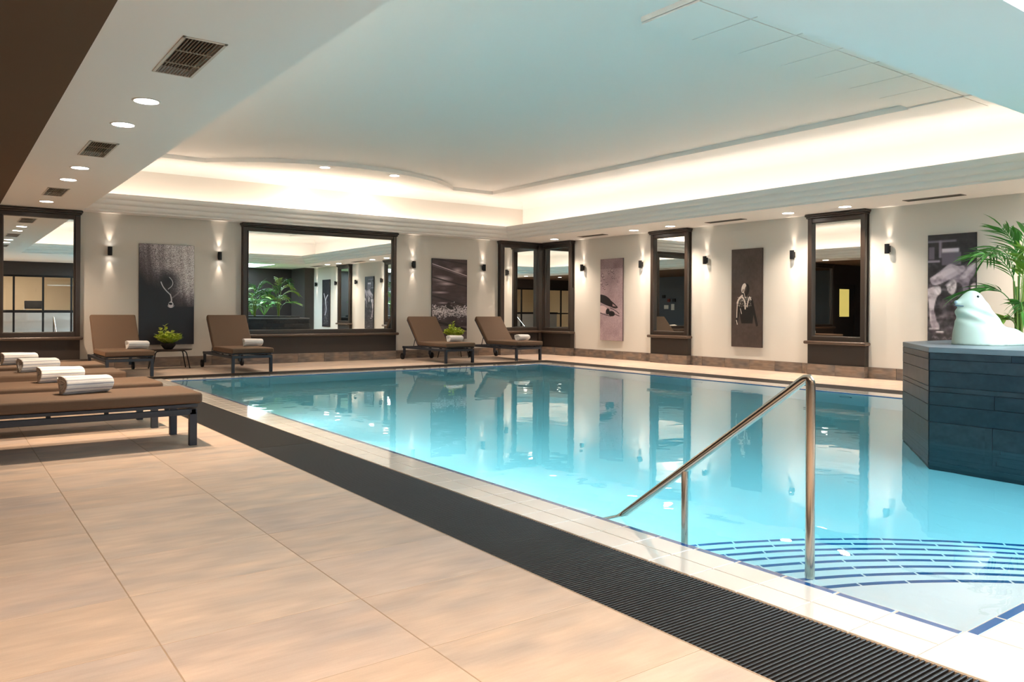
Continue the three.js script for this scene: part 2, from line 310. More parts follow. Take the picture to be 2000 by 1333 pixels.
{ const g = new THREE.ExtrudeGeometry(ps, { depth: YI - YR, bevelEnabled: false }); g.rotateX(-Math.PI / 2); g.translate(0, YR, 0); part(ceiling, 'ring_ceiling', uvm(g), ceilMat); }
for (let i = 0; i < 8; i++) for (let j = 0; j < 3; j++) part(ceiling, 'ceiling_tile', rbox(.741, .02, .741, .002), ceilMat, [5.7 + .755 * (i + .5), (i === 7 ? YR - .006 : YR + .012), -5.6 + .755 * (j + .5)]);
part(ceiling, 'tile_backing', span(5.7, 11.1, YR + .028, YI, -5.6, -3.5), ceilMat);

// LED strips behind the cornice: a glowing ribbon with an area light of its size on top
const LEDI = 14, TILT = .35;
function ledStrip(x0, x1, z0, z1, label, ox, oz) {   // ox, oz: the way out to the cove wall, where the strip is aimed
  const px = (x0 + x1) / 2, pz = (z0 + z1) / 2, long = Math.max(x1 - x0, z1 - z0);
  const g = thing('led_strip', label, 'light strip', [px, HC + .09, pz]);
  g.lookAt(px + ox, HC + .09 + TILT, pz + oz);
  part(g, 'ribbon', box(long, .06, .008), M('#ffffff', .5, 0, { emissive: WARM, emissiveIntensity: 2 }));
  part(g, 'holder', box(long, .07, .006), plainWhite, [0, 0, -.008]);
  const l = areaLight(long, .06, WARM, LEDI, [px + ox * .012, HC + .09 + .012 * TILT, pz + oz * .012], [px + ox, HC + .09 + TILT, pz + oz]); l.name = 'cove_light';
}
ledStrip(tx0 - .3, tx1 + .3, -16.31, -16.25, 'hidden light strip behind the cornice over the lounger wall', 0, -1);
ledStrip(tx1 - .02, tx1 + .06, -16.1, tz1 - .1, 'hidden light strip behind the cornice over the narrow mirrors', 1, 0);
ledStrip(tx0 - .06, tx0 + .02, -16.1, tz1 - .1, 'hidden light strip behind the cornice along the grille ceiling', -1, 0);
ledStrip(tx0 - .2, tx1 + .2, tz1 - .02, tz1 + .06, 'hidden light strip behind the cornice next to the roof light', 0, 1);

// roof light: glowing pane set in its shaft
const roofLight = thing('skylight', 'bright rectangular roof light over the planter', 'skylight', [(SKY[0] + SKY[1]) / 2, HC, (SKY[2] + SKY[3]) / 2]);
{ const w = SKY[1] - SKY[0], d = SKY[3] - SKY[2];
  part(roofLight, 'glazing', box(w, .01, d), M('#ffffff', .4, 0, { emissive: DAY.clone().lerp(new THREE.Color(1, 1, 1), .6), emissiveIntensity: 2.2 }), [0, .12, 0]);
  part(roofLight, 'shaft', merge([span(-w / 2 - .03, -w / 2, .05, .14, -d / 2, d / 2), span(w / 2, w / 2 + .03, .05, .14, -d / 2, d / 2), span(-w / 2, w / 2, .05, .14, -d / 2 - .03, -d / 2), span(-w / 2, w / 2, .05, .14, d / 2, d / 2 + .03)]), ceilMat); }

// downlights
const discGeo = new THREE.CylinderGeometry(.1, .1, .008, 32), ringGeo = new THREE.LatheGeometry([[.1, .0], [.118, .0], [.118, -.004], [.112, -.008], [.1, -.006]].map(([x, y]) => new THREE.Vector2(x, y)), 32);
const glowMat = M('#ffffff', .5, 0, { emissive: LAMP.clone().lerp(new THREE.Color(1, 1, 1), .5), emissiveIntensity: 14 });
let dl0;
function downlight(x, y, z, label, group, I = 16, color = LAMP, ang = 1.05, s = 1) {
  if (!dl0) { dl0 = new THREE.Group(); part(dl0, 'trim_ring', ringGeo, plainWhite); part(dl0, 'lens', discGeo, glowMat, [0, -.002, 0]); }
  const o = dl0.clone(); o.name = numbered('downlight'); o.position.set(x, y, z); o.scale.set(s, 1, s); o.userData = {}; scene.add(o); tag(o, label, 'downlight', group);
  const l = new THREE.SpotLight(color, I, 0, ang, .7, 2); l.position.set(x, y - .02, z); l.target.position.set(x, 0, z); l.shadow.radius = 2.5; l.castShadow = true; scene.add(l, l.target);
}
for (const [i, z] of [-15.4, -12.6, -11.45, -8.5, -7.42, -.5, .55].entries()) downlight(1.45, HC, z, `${ORD[i]} round recessed lamp from the mirror wall in the square grille ceiling strip`, 'lamps in the grille ceiling strip', 14, SPOT);
for (const [i, z] of [-15.3, -12.5, -11.42, -8.555, -7.44, -4.5, -3.4].entries()) downlight(12.53, HC, z, `${ORD[i]} round recessed lamp from the corner mirrors in the ceiling along narrow mirrors`, 'lamps above the narrow mirrors', 14);
for (const [x, z] of [[6.29, -15.04], [7.86, -15.03], [6.32, -16.22], [7.86, -16.22]]) downlight(x, YR, z, `recessed lamp in the curved ceiling tongue, ${z < -16 ? 'by the cove' : 'by its edge'}, on the ${x < 7 ? 'diver print' : 'splash print'} side`, 'lamps in the scooped bay', 8);
for (const z of [-.8, -3.0]) downlight(-.6, HC, z, `round recessed lamp in the brown ceiling ${z > -2 ? 'closer to the gym glass' : 'closer to the flat loungers'}`, 'lamps in the brown ceiling', 11, SPOT);

// ceiling grilles: frame, slats, two dividers, dark box above
const ductMat = M('#6f6a63', .6);
function grille(x0, x1, z0, z1, n, across, label, group, dark) {
  const g = thing('ceiling_grille', label, 'air grille', [(x0 + x1) / 2, HC, (z0 + z1) / 2], 0, group), w = x1 - x0, d = z1 - z0, f = .022;
  part(g, 'frame', merge([span(-w / 2, -w / 2 + f, -.008, 0, -d / 2, d / 2, .002), span(w / 2 - f, w / 2, -.008, 0, -d / 2, d / 2, .002), span(-w / 2, w / 2, -.008, 0, -d / 2, -d / 2 + f, .002), span(-w / 2, w / 2, -.008, 0, d / 2 - f, d / 2, .002)]), dark ? M('#6d675f', .5) : M('#cfc8bd', .5));
  const q = f - .002, H = .38;   // sheet metal duct above the opening
  part(g, 'duct', merge([span(-w / 2 + q - .006, -w / 2 + q, .002, H, -d / 2 + q, d / 2 - q), span(w / 2 - q, w / 2 - q + .006, .002, H, -d / 2 + q, d / 2 - q), span(-w / 2 + q, w / 2 - q, .002, H, -d / 2 + q - .006, -d / 2 + q), span(-w / 2 + q, w / 2 - q, .002, H, d / 2 - q, d / 2 - q + .006), span(-w / 2 + q - .006, w / 2 - q + .006, H, H + .006, -d / 2 + q - .006, d / 2 - q + .006)]), ductMat);
  const sm = M(dark ? '#5a554e' : '#8d8373', .45), gz = across ? box(w - 2 * f, .007, .006) : box(.006, .007, d - 2 * f);
  for (let i = 1; i < n; i++) part(g, 'slat', gz, sm, across ? [0, -.0055, -d / 2 + d * i / n] : [-w / 2 + w * i / n, -.0055, 0], across ? [.5, 0, 0] : [0, 0, .5]);
  if (!dark) for (const k of [-1, 1]) part(g, 'divider', box(w - 2 * f, .008, .008), M('#b5ab9b', .5), [0, -.006, k * d / 6]);
}
for (const [i, z] of GRILLES[0][3].entries()) grille(1.297, 1.59, z - .48, z + .48, 13, false, `${ORD[i]} square air grille from the mirror wall in the white ceiling strip`, 'square grilles in the ceiling strip');
for (const [i, z] of GRILLES[1][3].entries()) grille(12.545, 12.735, z - .45, z + .45, 6, false, `${ORD[i]} dark slot air grille from the corner mirrors in the low ceiling`, 'slot grilles in the low ceiling', true);

// ---------------------------------------------------------------- mirrors in dark frames
// local frame: u along the wall, v up, n out of the wall
function mirrorUnit(name, label, pos, turn, w, panes, base = true) {
  const t = thing(name, label, 'mirror', pos, turn), D = .14, h = w / 2;
  part(t, 'dado', span(-h, h, .2, .58, 0, D - .02), dadoMat);
  part(t, 'sill', (() => { const g = rbox(w + .09, .062, D + .07, .028, 4); g.translate(0, .6, (D + .07) / 2 - .0); return g; })(), sillMat);
  part(t, 'backing', span(-h, h, .58, 2.89, 0, D - .07), dadoMat);
  const f = .105;
  part(t, 'side_rail', span(-h, -h + f - .02, .63, 2.89, .03, D, .008), frameMat); part(t, 'side_rail', span(h - f + .02, h, .63, 2.89, .03, D, .008), frameMat);
  part(t, 'bottom_rail', span(-h + .08, h - .08, .63, .715, .03, D - .012, .008), frameMat); part(t, 'top_rail', span(-h + .08, h - .08, 2.81, 2.89, .03, D - .012, .008), frameMat);
  part(t, 'cornice', merge([span(-h - .02, h + .02, 2.89, 2.925, 0, D + .03, .012), span(-h - .04, h + .04, 2.922, HC - .004, 0, D + .05, .018)]), frameMat);
  for (const [a, b] of panes) {
    const p = part(t, 'mirror_glass', span(a, b, .722, 2.805, D - .075, D - .068), mirrorMat);
    const e = .018; part(p, 'glass_bead', merge([span(a - e, a, .704, 2.823, D - .07, D - .03, .004), span(b, b + e, .704, 2.823, D - .07, D - .03, .004), span(a, b, .704, .722, D - .07, D - .03, .004), span(a, b, 2.805, 2.823, D - .07, D - .03, .004)]), frameMat);
  }
  for (let k = 1; k < panes.length; k++) part(t, 'mullion', span(panes[k - 1][1] + .012, panes[k][0] - .012, .7, 2.82, .03, D, .006), frameMat);
  if (base) { const n = Math.max(1, Math.round(w / .6)); for (let i = 0; i < n; i++) part(t, 'base_tile', uvm(span(-h + w * i / n + .002, -h + w * (i + 1) / n - .002, 0, .2, 0, D, .003), 1.2, i * .3, i * .2), baseTileMats[i % 3]); }
  return t;
}
mirrorUnit('wall_mirror', 'wide landscape mirror in a dark frame between two pairs of loungers', [6.89, 0, ZB], 0, 3.58, [[-1.67, 1.69]]);
mirrorUnit('wall_mirror', 'two-pane mirror in a dark frame behind the row of flat loungers', [.645, 0, ZB], 0, 2.91, [[-1.4, .16], [.255, 1.35]]);
mirrorUnit('wall_mirror', 'narrow upright mirror between the bubble print and the print of a standing swimmer', [XR, 0, -11.925], -Math.PI / 2, 1.09, [[-.455, .485]]);
mirrorUnit('wall_mirror', 'narrow upright mirror between the standing swimmer print and the print of bending swimmers', [XR, 0, -7.92], -Math.PI / 2, 1.12, [[-.48, .5]]);
mirrorUnit('wall_mirror', 'narrow upright mirror on the long wall past the bending swimmers print', [XR, 0, -3.8], -Math.PI / 2, 1.12, [[-.48, .5]]);
{ // the corner pair shares a post
  const t = mirrorUnit('corner_mirror', 'pair of mirrors meeting at a right angle in the room corner', [(11.7 + 13.02) / 2, 0, ZB], 0, 1.32, [[-.53, .54]]);
  const b = mirrorUnit('corner_mirror', 'x', [XR, 0, 0], -Math.PI / 2, 1.2, [[-.48, .5]]); scene.remove(b);
  for (const m of [...b.children]) { m.rotation.y = -Math.PI / 2; m.position.set(XR - (11.7 + 13.02) / 2, 0, (-16.46 + -15.26) / 2 - ZB); t.add(m); }
  part(t, 'corner_post', span(.55, .68, .2, 2.9, .1, .2, .006), frameMat);
}

// door with a lit yellowish pane at the left end of the far wall
const door = struct('door_1', 'dark door with a yellowish lit pane', 'door');
part(door, 'door_frame', merge([span(-2.4, -2.3, 0, 2.35, ZB, ZB + .1), span(-1.0, -.86, 0, 2.35, ZB, ZB + .1), span(-2.4, -.86, 2.25, 2.4, ZB, ZB + .1)]), darkPanel);
part(door, 'door_leaf', span(-2.3, -1.0, 0, 2.25, ZB + .02, ZB + .07), M('#241f1d', .5));
part(door, 'lit_pane', span(-1.95, -1.3, 1.0, 2.05, ZB + .068, ZB + .078), M('#d9c268', .5, 0, { emissive: new THREE.Color('#d9c46c'), emissiveIntensity: .5 }));
part(door, 'handle', bar(V(-1.12, 1.05, ZB + .12), V(-1.24, 1.05, ZB + .12), .01), steel);
part(struct('trim_1', 'dark panel over the door', 'panel'), 'panel', merge([span(XL, -.83, 2.4, HC, ZB, ZB + .06), span(XL, -2.4, 0, 2.4, ZB, ZB + .06)]), darkPanel);

// ---------------------------------------------------------------- wall lamps
const scGeo = new THREE.LatheGeometry([[.0, -.07], [.034, -.07], [.034, -.0825], [.04, -.0825], [.04, .0825], [.034, .0825], [.034, .07], [0, .07]].map(([x, y]) => new THREE.Vector2(x, y)), 24);
const scGlow = new THREE.CircleGeometry(.03, 20);
let sc0;
function sconce(x, z, nx, nz, label) {
  if (!sc0) {
    sc0 = new THREE.Group(); part(sc0, 'shade', scGeo, blackMetal, [0, 0, .075]); part(sc0, 'wall_plate', rbox(.05, .11, .045, .004), blackMetal, [0, 0, .0225]);
    part(sc0, 'lens', scGlow, glowMat, [0, .072, .075], [-Math.PI / 2, 0, 0]); part(sc0, 'lens', scGlow, glowMat, [0, -.072, .075], [Math.PI / 2, 0, 0]);
  }
  const o = sc0.clone(); o.name = numbered('wall_lamp'); o.position.set(x, 2.253, z); o.rotation.y = Math.atan2(nx, nz); o.userData = {}; scene.add(o); tag(o, label, 'wall lamp', 'black wall lamps');
  for (const s of [1, -1]) {
    const l = new THREE.SpotLight(LAMP, .6, 0, .36, 1, 2); l.position.set(x + nx * .055, 2.253 + s * .088, z + nz * .055); l.target.position.set(x + nx * .02, 2.253 + s * .42, z + nz * .02); l.shadow.radius = .8; l.castShadow = true; scene.add(l, l.target);
  }
}
for (const [x, t] of [[2.604, 'between the two-pane mirror and the diver print'], [4.64, 'between the diver print and the wide mirror'], [9.18, 'between the wide mirror and the splash print'], [11.22, 'between the splash print and the corner mirrors']]) sconce(x, ZB, 0, 1, `black cylinder wall lamp shining up and down ${t}`);
for (const [z, t] of [[-14.9, 'between the corner mirrors and the bubble print'], [-12.85, 'between the bubble print and a narrow mirror'], [-10.96, 'between narrow mirror and standing swimmer print'], [-8.854, 'between standing swimmer print and narrow mirror'], [-7.0, 'between narrow mirror and bending swimmers print'], [-4.8, 'behind the palm'], [-2.86, 'past the third narrow mirror'], [-.78, 'next to the dark pillar']]) sconce(XR, z, -1, 0, `black cylinder wall lamp on the long wall ${t}`);

// ---------------------------------------------------------------- prints on the walls
function canvasTex(w, h, draw) {
  const c = document.createElement('canvas'); c.width = w; c.height = h; const g = c.getContext('2d'); draw(g, w, h);
  const t = new THREE.CanvasTexture(c); t.colorSpace = THREE.SRGBColorSpace; t.anisotropy = 8; return t;
}
const speck = (g, n, f) => { for (let i = 0; i < n; i++) f(rnd(), rnd()); };
const grey = (v, a = 1, w = 0) => `rgba(${Math.round(cl(v + 4 + w))},${Math.round(cl(v))},${Math.round(cl(v + 4))},${a})`;
function path(g, pts, close) { g.beginPath(); pts.forEach(([x, y], i) => i ? g.lineTo(x, y) : g.moveTo(x, y)); if (close) g.closePath(); }
function smooth(g, pts) { g.beginPath(); g.moveTo(...pts[0]); for (let i = 1; i < pts.length - 1; i++) g.quadraticCurveTo(...pts[i], (pts[i][0] + pts[i + 1][0]) / 2, (pts[i][1] + pts[i + 1][1]) / 2); g.lineTo(...pts.at(-1)); }
const printDiver = canvasTex(400, 780, (g, w, h) => {
  g.fillStyle = '#1f1d24'; g.fillRect(0, 0, w, h);
  for (let y = 0; y < h * .62; y += 2) for (let x = 0; x < w; x += 2) {
    const u = x / w, v = y / h, lim = .34 + .28 * u * u + .1 * vn(u * 6, 3), str = vn(u * 14 - v * 2.5, 1.3) * .6 + vn(u * 30 - v * 4, 7.7) * .4, n = ntab[(y * 331 + x * 7) % (NT * NT)];
    const dens = Math.max(0, 1 - v / lim) * (.35 + .9 * u) + (u > .55 ? .55 * Math.exp(-(((v - .36) / .2) ** 2)) * (u - .4) * 2 : .35 * Math.exp(-(((v - .22) / .1) ** 2)) * u);
    const k = 1.35 * dens * (.4 + .9 * str) * (.25 + 1.4 * n * n);
    if (k > .03) { g.fillStyle = grey(32 + 250 * Math.min(.9, k), 1, 6); g.fillRect(x, y, 2, 2); }
  }
  const sh = g.createRadialGradient(w * .52, h * .36, 5, w * .52, h * .36, w * .26); sh.addColorStop(0, 'rgba(24,22,28,.95)'); sh.addColorStop(1, 'rgba(24,22,28,0)'); g.fillStyle = sh; g.fillRect(0, 0, w, h);
  g.lineCap = 'round'; g.strokeStyle = 'rgba(225,218,222,.92)'; g.lineWidth = 8; smooth(g, [[w * .39, h * .375], [w * .41, h * .41], [w * .48, h * .46], [w * .56, h * .5]]); g.stroke();
  g.lineWidth = 5; smooth(g, [[w * .54, h * .325], [w * .61, h * .36], [w * .6, h * .41], [w * .52, h * .445]]); g.stroke();
  g.lineWidth = 9; smooth(g, [[w * .56, h * .5], [w * .585, h * .54], [w * .58, h * .58]]); g.stroke();
  g.fillStyle = '#d8d2d6'; g.beginPath(); g.ellipse(w * .57, h * .6, 19, 24, .1, 0, 7); g.fill(); g.fillStyle = '#1a181d'; g.beginPath(); g.ellipse(w * .565, h * .592, 14, 9, .1, 0, 7); g.fill();
  g.lineWidth = 4; g.beginPath(); g.arc(w * .57, h * .6, 24, .3, 2.8); g.stroke();
  g.strokeStyle = 'rgba(180,165,165,.5)'; g.lineWidth = 10; smooth(g, [[w * .6, h * .53], [w * .68, h * .5], [w * .74, h * .46]]); g.stroke();
});
const printSplash = canvasTex(400, 780, (g, w, h) => {
  for (let y = 0; y < h; y += 2) for (let x = 0; x < w; x += 2) { const n = vn(x / 60, y / 9) * .6 + vn(x / 14, y / 3 + 9) * .4; const s = vn((x - y * .5) / 80, y / 40 + 31); g.fillStyle = grey(46 + 40 * n * s + (y > h * .84 ? 34 : 0), 1, 8); g.fillRect(x, y, 2, 2); }
  g.fillStyle = 'rgba(205,180,190,.6)'; for (const [a, b, c, d] of [[.18, .25, .34, .05], [.3, .31, .3, .03], [.12, .42, .3, .02], [.62, .14, .2, .05], [.2, .55, .2, .015]]) { g.save(); g.translate(a * w + .1 * w, b * h); g.scale(c * w, d * h); const gr = g.createRadialGradient(0, 0, 0, 0, 0, 1); gr.addColorStop(0, 'rgba(225,205,212,.85)'); gr.addColorStop(1, 'rgba(225,205,212,0)'); g.fillStyle = gr; g.fillRect(-1, -1, 2, 2); g.restore(); }
  const line = (y0, y1, lw, c) => { g.strokeStyle = c; g.lineWidth = lw; path(g, [[-5, y0 * h], [w + 5, y1 * h]]); g.stroke(); };
  line(.065, .205, 9, '#c2b2ba'); line(.085, .225, 5, '#7c6c72'); line(.23, .34, 13, '#2c262b'); line(.46, .585, 15, '#2a2429'); line(.77, .885, 20, '#1f1a1f'); line(.0, .055, 10, '#2a2428');
  speck(g, 2600, (a, b) => { const u = a, v = .55 + .2 * b + .035 * Math.sin(u * 9); const c = Math.exp(-(((v - .66) / .055) ** 2)); if (rnd() < c) { g.fillStyle = grey(180 + 70 * rnd(), .75, 4); const r = 1 + 5 * rnd() * rnd(); g.beginPath(); g.ellipse(u * w, v * h, r * 2.1, r, rr(-.9, .3), 0, 7); g.fill(); } });
  g.fillStyle = '#241e22'; g.beginPath(); g.ellipse(w * .47, h * .565, 20, 16, 0, 0, 7); g.fill(); g.beginPath(); g.ellipse(w * .5, h * .605, 46, 17, .35, 0, 7); g.fill(); g.strokeStyle = '#241e22'; g.lineWidth = 10; smooth(g, [[w * .58, h * .56], [w * .66, h * .6], [w * .7, h * .65]]); g.stroke();
});
const printBubbles = canvasTex(300, 780, (g, w, h) => {
  for (let y = 0; y < h; y += 2) for (let x = 0; x < w; x += 2) { const n = vn(x / 7, y / 7) * .5 + ntab[(y * 97 + x * 5) % (NT * NT)] * .5, b = vn(x / 70, y / 70 + 3); const v = 118 + 42 * n + 26 * b - (y < h * .12 ? 22 : 0); g.fillStyle = `rgb(${cl(v + 16) | 0},${cl(v - 6) | 0},${cl(v) | 0})`; g.fillRect(x, y, 2, 2); }
  g.lineWidth = 4; for (const [a, b, r] of [[.1, .2, 17], [.17, .235, 15], [.04, .29, 18], [.12, .32, 12], [.27, .305, 13], [.33, .3, 10], [.53, .145, 17], [.6, .17, 10], [.38, .17, 12], [.64, .235, 9], [.2, .36, 12], [.55, .23, 9], [.78, .28, 7]]) { g.strokeStyle = 'rgba(60,45,52,.75)'; g.beginPath(); g.arc(a * w, b * h, r, .5, 5.2); g.stroke(); g.fillStyle = 'rgba(225,205,208,.45)'; g.beginPath(); g.arc(a * w - 3, b * h - 3, r * .5, 0, 7); g.fill(); }
  g.fillStyle = '#221d22'; g.beginPath(); g.moveTo(0, h * .435); g.quadraticCurveTo(w * .3, h * .44, w * .5, h * .515); g.quadraticCurveTo(w * .7, h * .56, w * .8, h * .595); g.quadraticCurveTo(w * .72, h * .625, w * .5, h * .59); g.quadraticCurveTo(w * .25, h * .57, 0, h * .53); g.fill();
  g.fillStyle = 'rgba(215,190,192,.9)'; g.beginPath(); g.ellipse(w * .12, h * .62, w * .2, h * .045, .2, 0, 7); g.fill();
  g.fillStyle = '#b08e92'; path(g, [[w * .56, h * .55], [w * .72, h * .585], [w * .56, h * .58]], true); g.fill();
  g.fillStyle = '#1c181c'; g.beginPath(); g.ellipse(w * .34, h * .645, 24, 30, .4, 0, 7); g.fill(); g.beginPath(); g.ellipse(w * .52, h * .672, 44, 25, .1, 0, 7); g.fill();
  g.lineWidth = 7; g.strokeStyle = '#3a2f34'; smooth(g, [[w * .45, h * .6], [w * .68, h * .63], [w * .86, h * .675]]); g.stroke(); smooth(g, [[w * .62, h * .67], [w * .76, h * .69], [w * .87, h * .7]]); g.stroke(); smooth(g, [[0, h * .665], [w * .2, h * .685], [w * .5, h * .705]]); g.stroke();
});
const printStanding = canvasTex(300, 780, (g, w, h) => {
  for (let y = 0; y < h; y += 2) for (let x = 0; x < w; x += 2) { const n = vn(x / 24, y / 24) * .5 + vn(x / 6, y / 16) * .5; const v = 50 + 16 * n + 10 * vn(x / 90, y / 110); g.fillStyle = `rgb(${v + 10 | 0},${v - 2 | 0},${v - 7 | 0})`; g.fillRect(x, y, 2, 2); }
  g.fillStyle = '#15110f'; g.beginPath(); g.moveTo(w * .4, h * .5); g.quadraticCurveTo(w * .18, h * .5, w * .16, h * .62); g.lineTo(w * .14, h * .76); g.lineTo(w * .22, h * .76); g.lineTo(w * .27, h * .63); g.quadraticCurveTo(w * .3, h * .72, w * .34, h * .76); g.lineTo(w * .7, h * .76); g.lineTo(w * .73, h * .67); g.lineTo(w * .82, h * .79); g.lineTo(w * .88, h * .78); g.quadraticCurveTo(w * .76, h * .6, w * .72, h * .54); g.quadraticCurveTo(w * .66, h * .48, w * .55, h * .48); g.fill();
  g.beginPath(); g.ellipse(w * .47, h * .42, w * .12, h * .068, .25, 0, 7); g.fill();
  g.fillStyle = '#ded4ca'; g.beginPath(); g.ellipse(w * .41, h * .4, w * .075, h * .052, .3, 0, 7); g.fill(); g.fillStyle = 'rgba(60,48,42,.75)'; g.beginPath(); g.ellipse(w * .47, h * .425, 13, 40, .3, 0, 7); g.fill(); g.fillStyle = 'rgba(120,104,94,.7)'; g.beginPath(); g.ellipse(w * .385, h * .425, 9, 16, .5, 0, 7); g.fill();
  g.strokeStyle = '#cfc4ba'; g.lineCap = 'round'; for (const [lw, pts] of [[16, [[w * .36, h * .475], [w * .25, h * .505], [w * .2, h * .55]]], [9, [[w * .2, h * .55], [w * .19, h * .6], [w * .18, h * .7]]], [8, [[w * .17, h * .73], [w * .2, h * .77]]], [13, [[w * .36, h * .49], [w * .45, h * .52], [w * .46, h * .61]]], [10, [[w * .6, h * .49], [w * .55, h * .53], [w * .52, h * .59]]], [9, [[w * .6, h * .49], [w * .65, h * .52]]], [7, [[w * .3, h * .61], [w * .34, h * .66]]], [6, [[w * .42, h * .45], [w * .46, h * .5]]]]) { g.lineWidth = lw; smooth(g, pts.length > 2 ? pts : [pts[0], pts[0], pts[1]]); g.stroke(); }
  speck(g, 260, (a, b) => { g.fillStyle = 'rgba(225,215,205,.8)'; const u = .2 + .45 * a, v = .49 + .1 * b * b; g.fillRect(u * w, v * h, 2 + 3 * rnd(), 2 + 8 * rnd() * rnd()); });
});
const soften = (draw, k) => (g, w, h) => { const c = document.createElement('canvas'); c.width = Math.round(w / k); c.height = Math.round(h / k); const q = c.getContext('2d'); q.scale(1 / k, 1 / k); draw(q, w, h); g.imageSmoothingEnabled = true; g.drawImage(c, 0, 0, w, h); };
const printStart = canvasTex(300, 780, soften((g, w, h) => {
  for (let y = 0; y < h; y += 2) for (let x = 0; x < w; x += 2) { const n = vn(x / 30, y / 22) * .6 + vn(x / 8, y / 8) * .4; g.fillStyle = grey(24 + 26 * n + (y > h * .7 ? 26 * vn(x / 12, y / 30) : 0)); g.fillRect(x, y, 2, 2); }
  const blob = (c, pts) => { g.fillStyle = c; g.beginPath(); g.moveTo(...pts[0].map((q, i) => q * (i ? h : w))); for (let i = 1; i < pts.length; i++) { const a = pts[i], b = pts[(i + 1) % pts.length]; g.quadraticCurveTo(a[0] * w, a[1] * h, (a[0] + b[0]) / 2 * w, (a[1] + b[1]) / 2 * h); } g.fill(); };
  g.fillStyle = '#8d8494'; g.fillRect(0, h * .05, w * .6, 8); g.fillRect(w * .24, h * .05, 16, h * .14); g.fillStyle = '#6c6473'; g.fillRect(w * .02, h * .1, w * .12, h * .1); g.fillRect(w * .3, h * .15, w * .4, h * .1);
  g.fillStyle = '#d5ccd8'; g.fillRect(w * .3, h * .115, w * .36, 26); g.fillStyle = '#a59bab'; g.fillRect(0, h * .21, w * .26, 12);
  blob('#b9aebb', [[.04, .36], [.3, .29], [.48, .23], [.62, .27], [.78, .25], [.8, .33], [.5, .36], [.3, .4], [.1, .42]]); blob('#cfc5cf', [[.04, .355], [.3, .3], [.5, .27], [.7, .28], [.5, .32], [.2, .38]]);
  blob('#8d8390', [[.36, .42], [.5, .35], [.7, .33], [.84, .27], [1, .225], [1, .33], [.86, .38], [.86, .48], [.84, .6], [.78, .6], [.76, .46], [.68, .38], [.5, .42]]); blob('#b4aab6', [[.66, .36], [.84, .28], [1, .23], [1, .28], [.86, .34], [.74, .38]]);
  blob('#ddd6dc', [[.4, .42], [.48, .375], [.6, .37], [.62, .43], [.55, .5], [.45, .48]]); g.strokeStyle = '#2c2630'; g.lineWidth = 3; for (let i = 0; i < 7; i++) { g.beginPath(); g.ellipse(w * rr(.46, .56), h * rr(.4, .46), rr(4, 12), rr(4, 12), rnd() * 3, 0, 4); g.stroke(); }
  blob('#c9c0c8', [[.0, .44], [.16, .42], [.28, .42], [.3, .48], [.2, .5], [.14, .58], [.12, .68], [.06, .76], [.04, .62], [.0, .5]]); blob('#e6e0e4', [[.14, .44], [.26, .42], [.3, .47], [.2, .5]]);
  blob('#a69ca6', [[.08, .62], [.14, .6], [.18, .7], [.26, .74], [.26, .77], [.05, .77]]); g.fillStyle = '#e2dbe0'; g.fillRect(w * .03, h * .765, w * .22, 9); g.fillRect(w * .18, h * .79, w * .16, 9);
  blob('#ddd5da', [[.9, .42], [1, .385], [1, .44], [.9, .48]]);
  g.strokeStyle = 'rgba(200,188,198,.55)'; g.lineWidth = 4; for (let i = 0; i < 22; i++) { const x = rr(.02, .95), y = rr(.82, .98); smooth(g, [[x * w, y * h], [(x + .05) * w, (y - .02) * h], [(x + .1) * w, (y + .01) * h]]); g.stroke(); }
  for (let i = 0; i < 260; i++) { const x = rr(0, 1), y = rr(.25, .8); g.fillStyle = rnd() < .5 ? 'rgba(235,225,235,.07)' : 'rgba(15,12,18,.12)'; g.beginPath(); g.ellipse(x * w, y * h, rr(8, 34), rr(6, 16), rr(-1, 1), 0, 7); g.fill(); }
}, 7));
const printRed = canvasTex(300, 780, (g, w, h) => {
  for (let y = 0; y < h; y += 2) for (let x = 0; x < w; x += 2) { g.fillStyle = grey(30 + 24 * vn(x / 20, y / 20)); g.fillRect(x, y, 2, 2); }
  g.lineCap = 'round'; g.strokeStyle = 'rgba(225,220,228,.9)'; g.lineWidth = 20; smooth(g, [[w * .25, h * .33], [w * .5, h * .4], [w * .55, h * .5], [w * .4, h * .62], [w * .6, h * .75]]); g.stroke(); smooth(g, [[w * .75, h * .3], [w * .6, h * .4], [w * .5, h * .5]]); g.stroke();
  speck(g, 500, (a, b) => { g.fillStyle = 'rgba(225,220,228,.6)'; g.fillRect((.2 + .6 * a) * w, (.45 + .5 * b) * h, 3, 3 + 7 * rnd()); });
});
function print(tex, label, pos, turn, w, edge) {
  const t = thing('wall_print', label, 'picture', pos, turn), y0 = .445, y1 = 2.432;
  part(t, 'board', span(-w / 2, w / 2, y0, y1, .012, .045, .003), M(edge, .6)); part(t, 'hanger', span(-w * .3, w * .3, y1 - .3, y1 - .25, 0, .014), M('#777', .5));
  part(t, 'print', new THREE.PlaneGeometry(w - .006, y1 - y0 - .006), M('#ffffff', .45, 0, { map: tex }), [0, (y0 + y1) / 2, .0456]);
}
print(printDiver, 'dark print of a diver among rising bubbles', [3.632, 0, ZB], 0, 1.025, '#1d1b21');
print(printSplash, 'print of a swimmer splashing between lane lines', [10.21, 0, ZB], 0, 1.02, '#2d272b');
print(printBubbles, 'pinkish print of an underwater swimmer with bubbles', [XR, 0, -13.845], -Math.PI / 2, .785, '#5b4a4c');
print(printStanding, 'brown print of a standing wet swimmer seen in dark water', [XR, 0, -9.91], -Math.PI / 2, .745, '#332722');
print(printStart, 'print of swimmers bending at the start, one in a white cap', [XR, 0, -5.955], -Math.PI / 2, .745, '#1a181d');
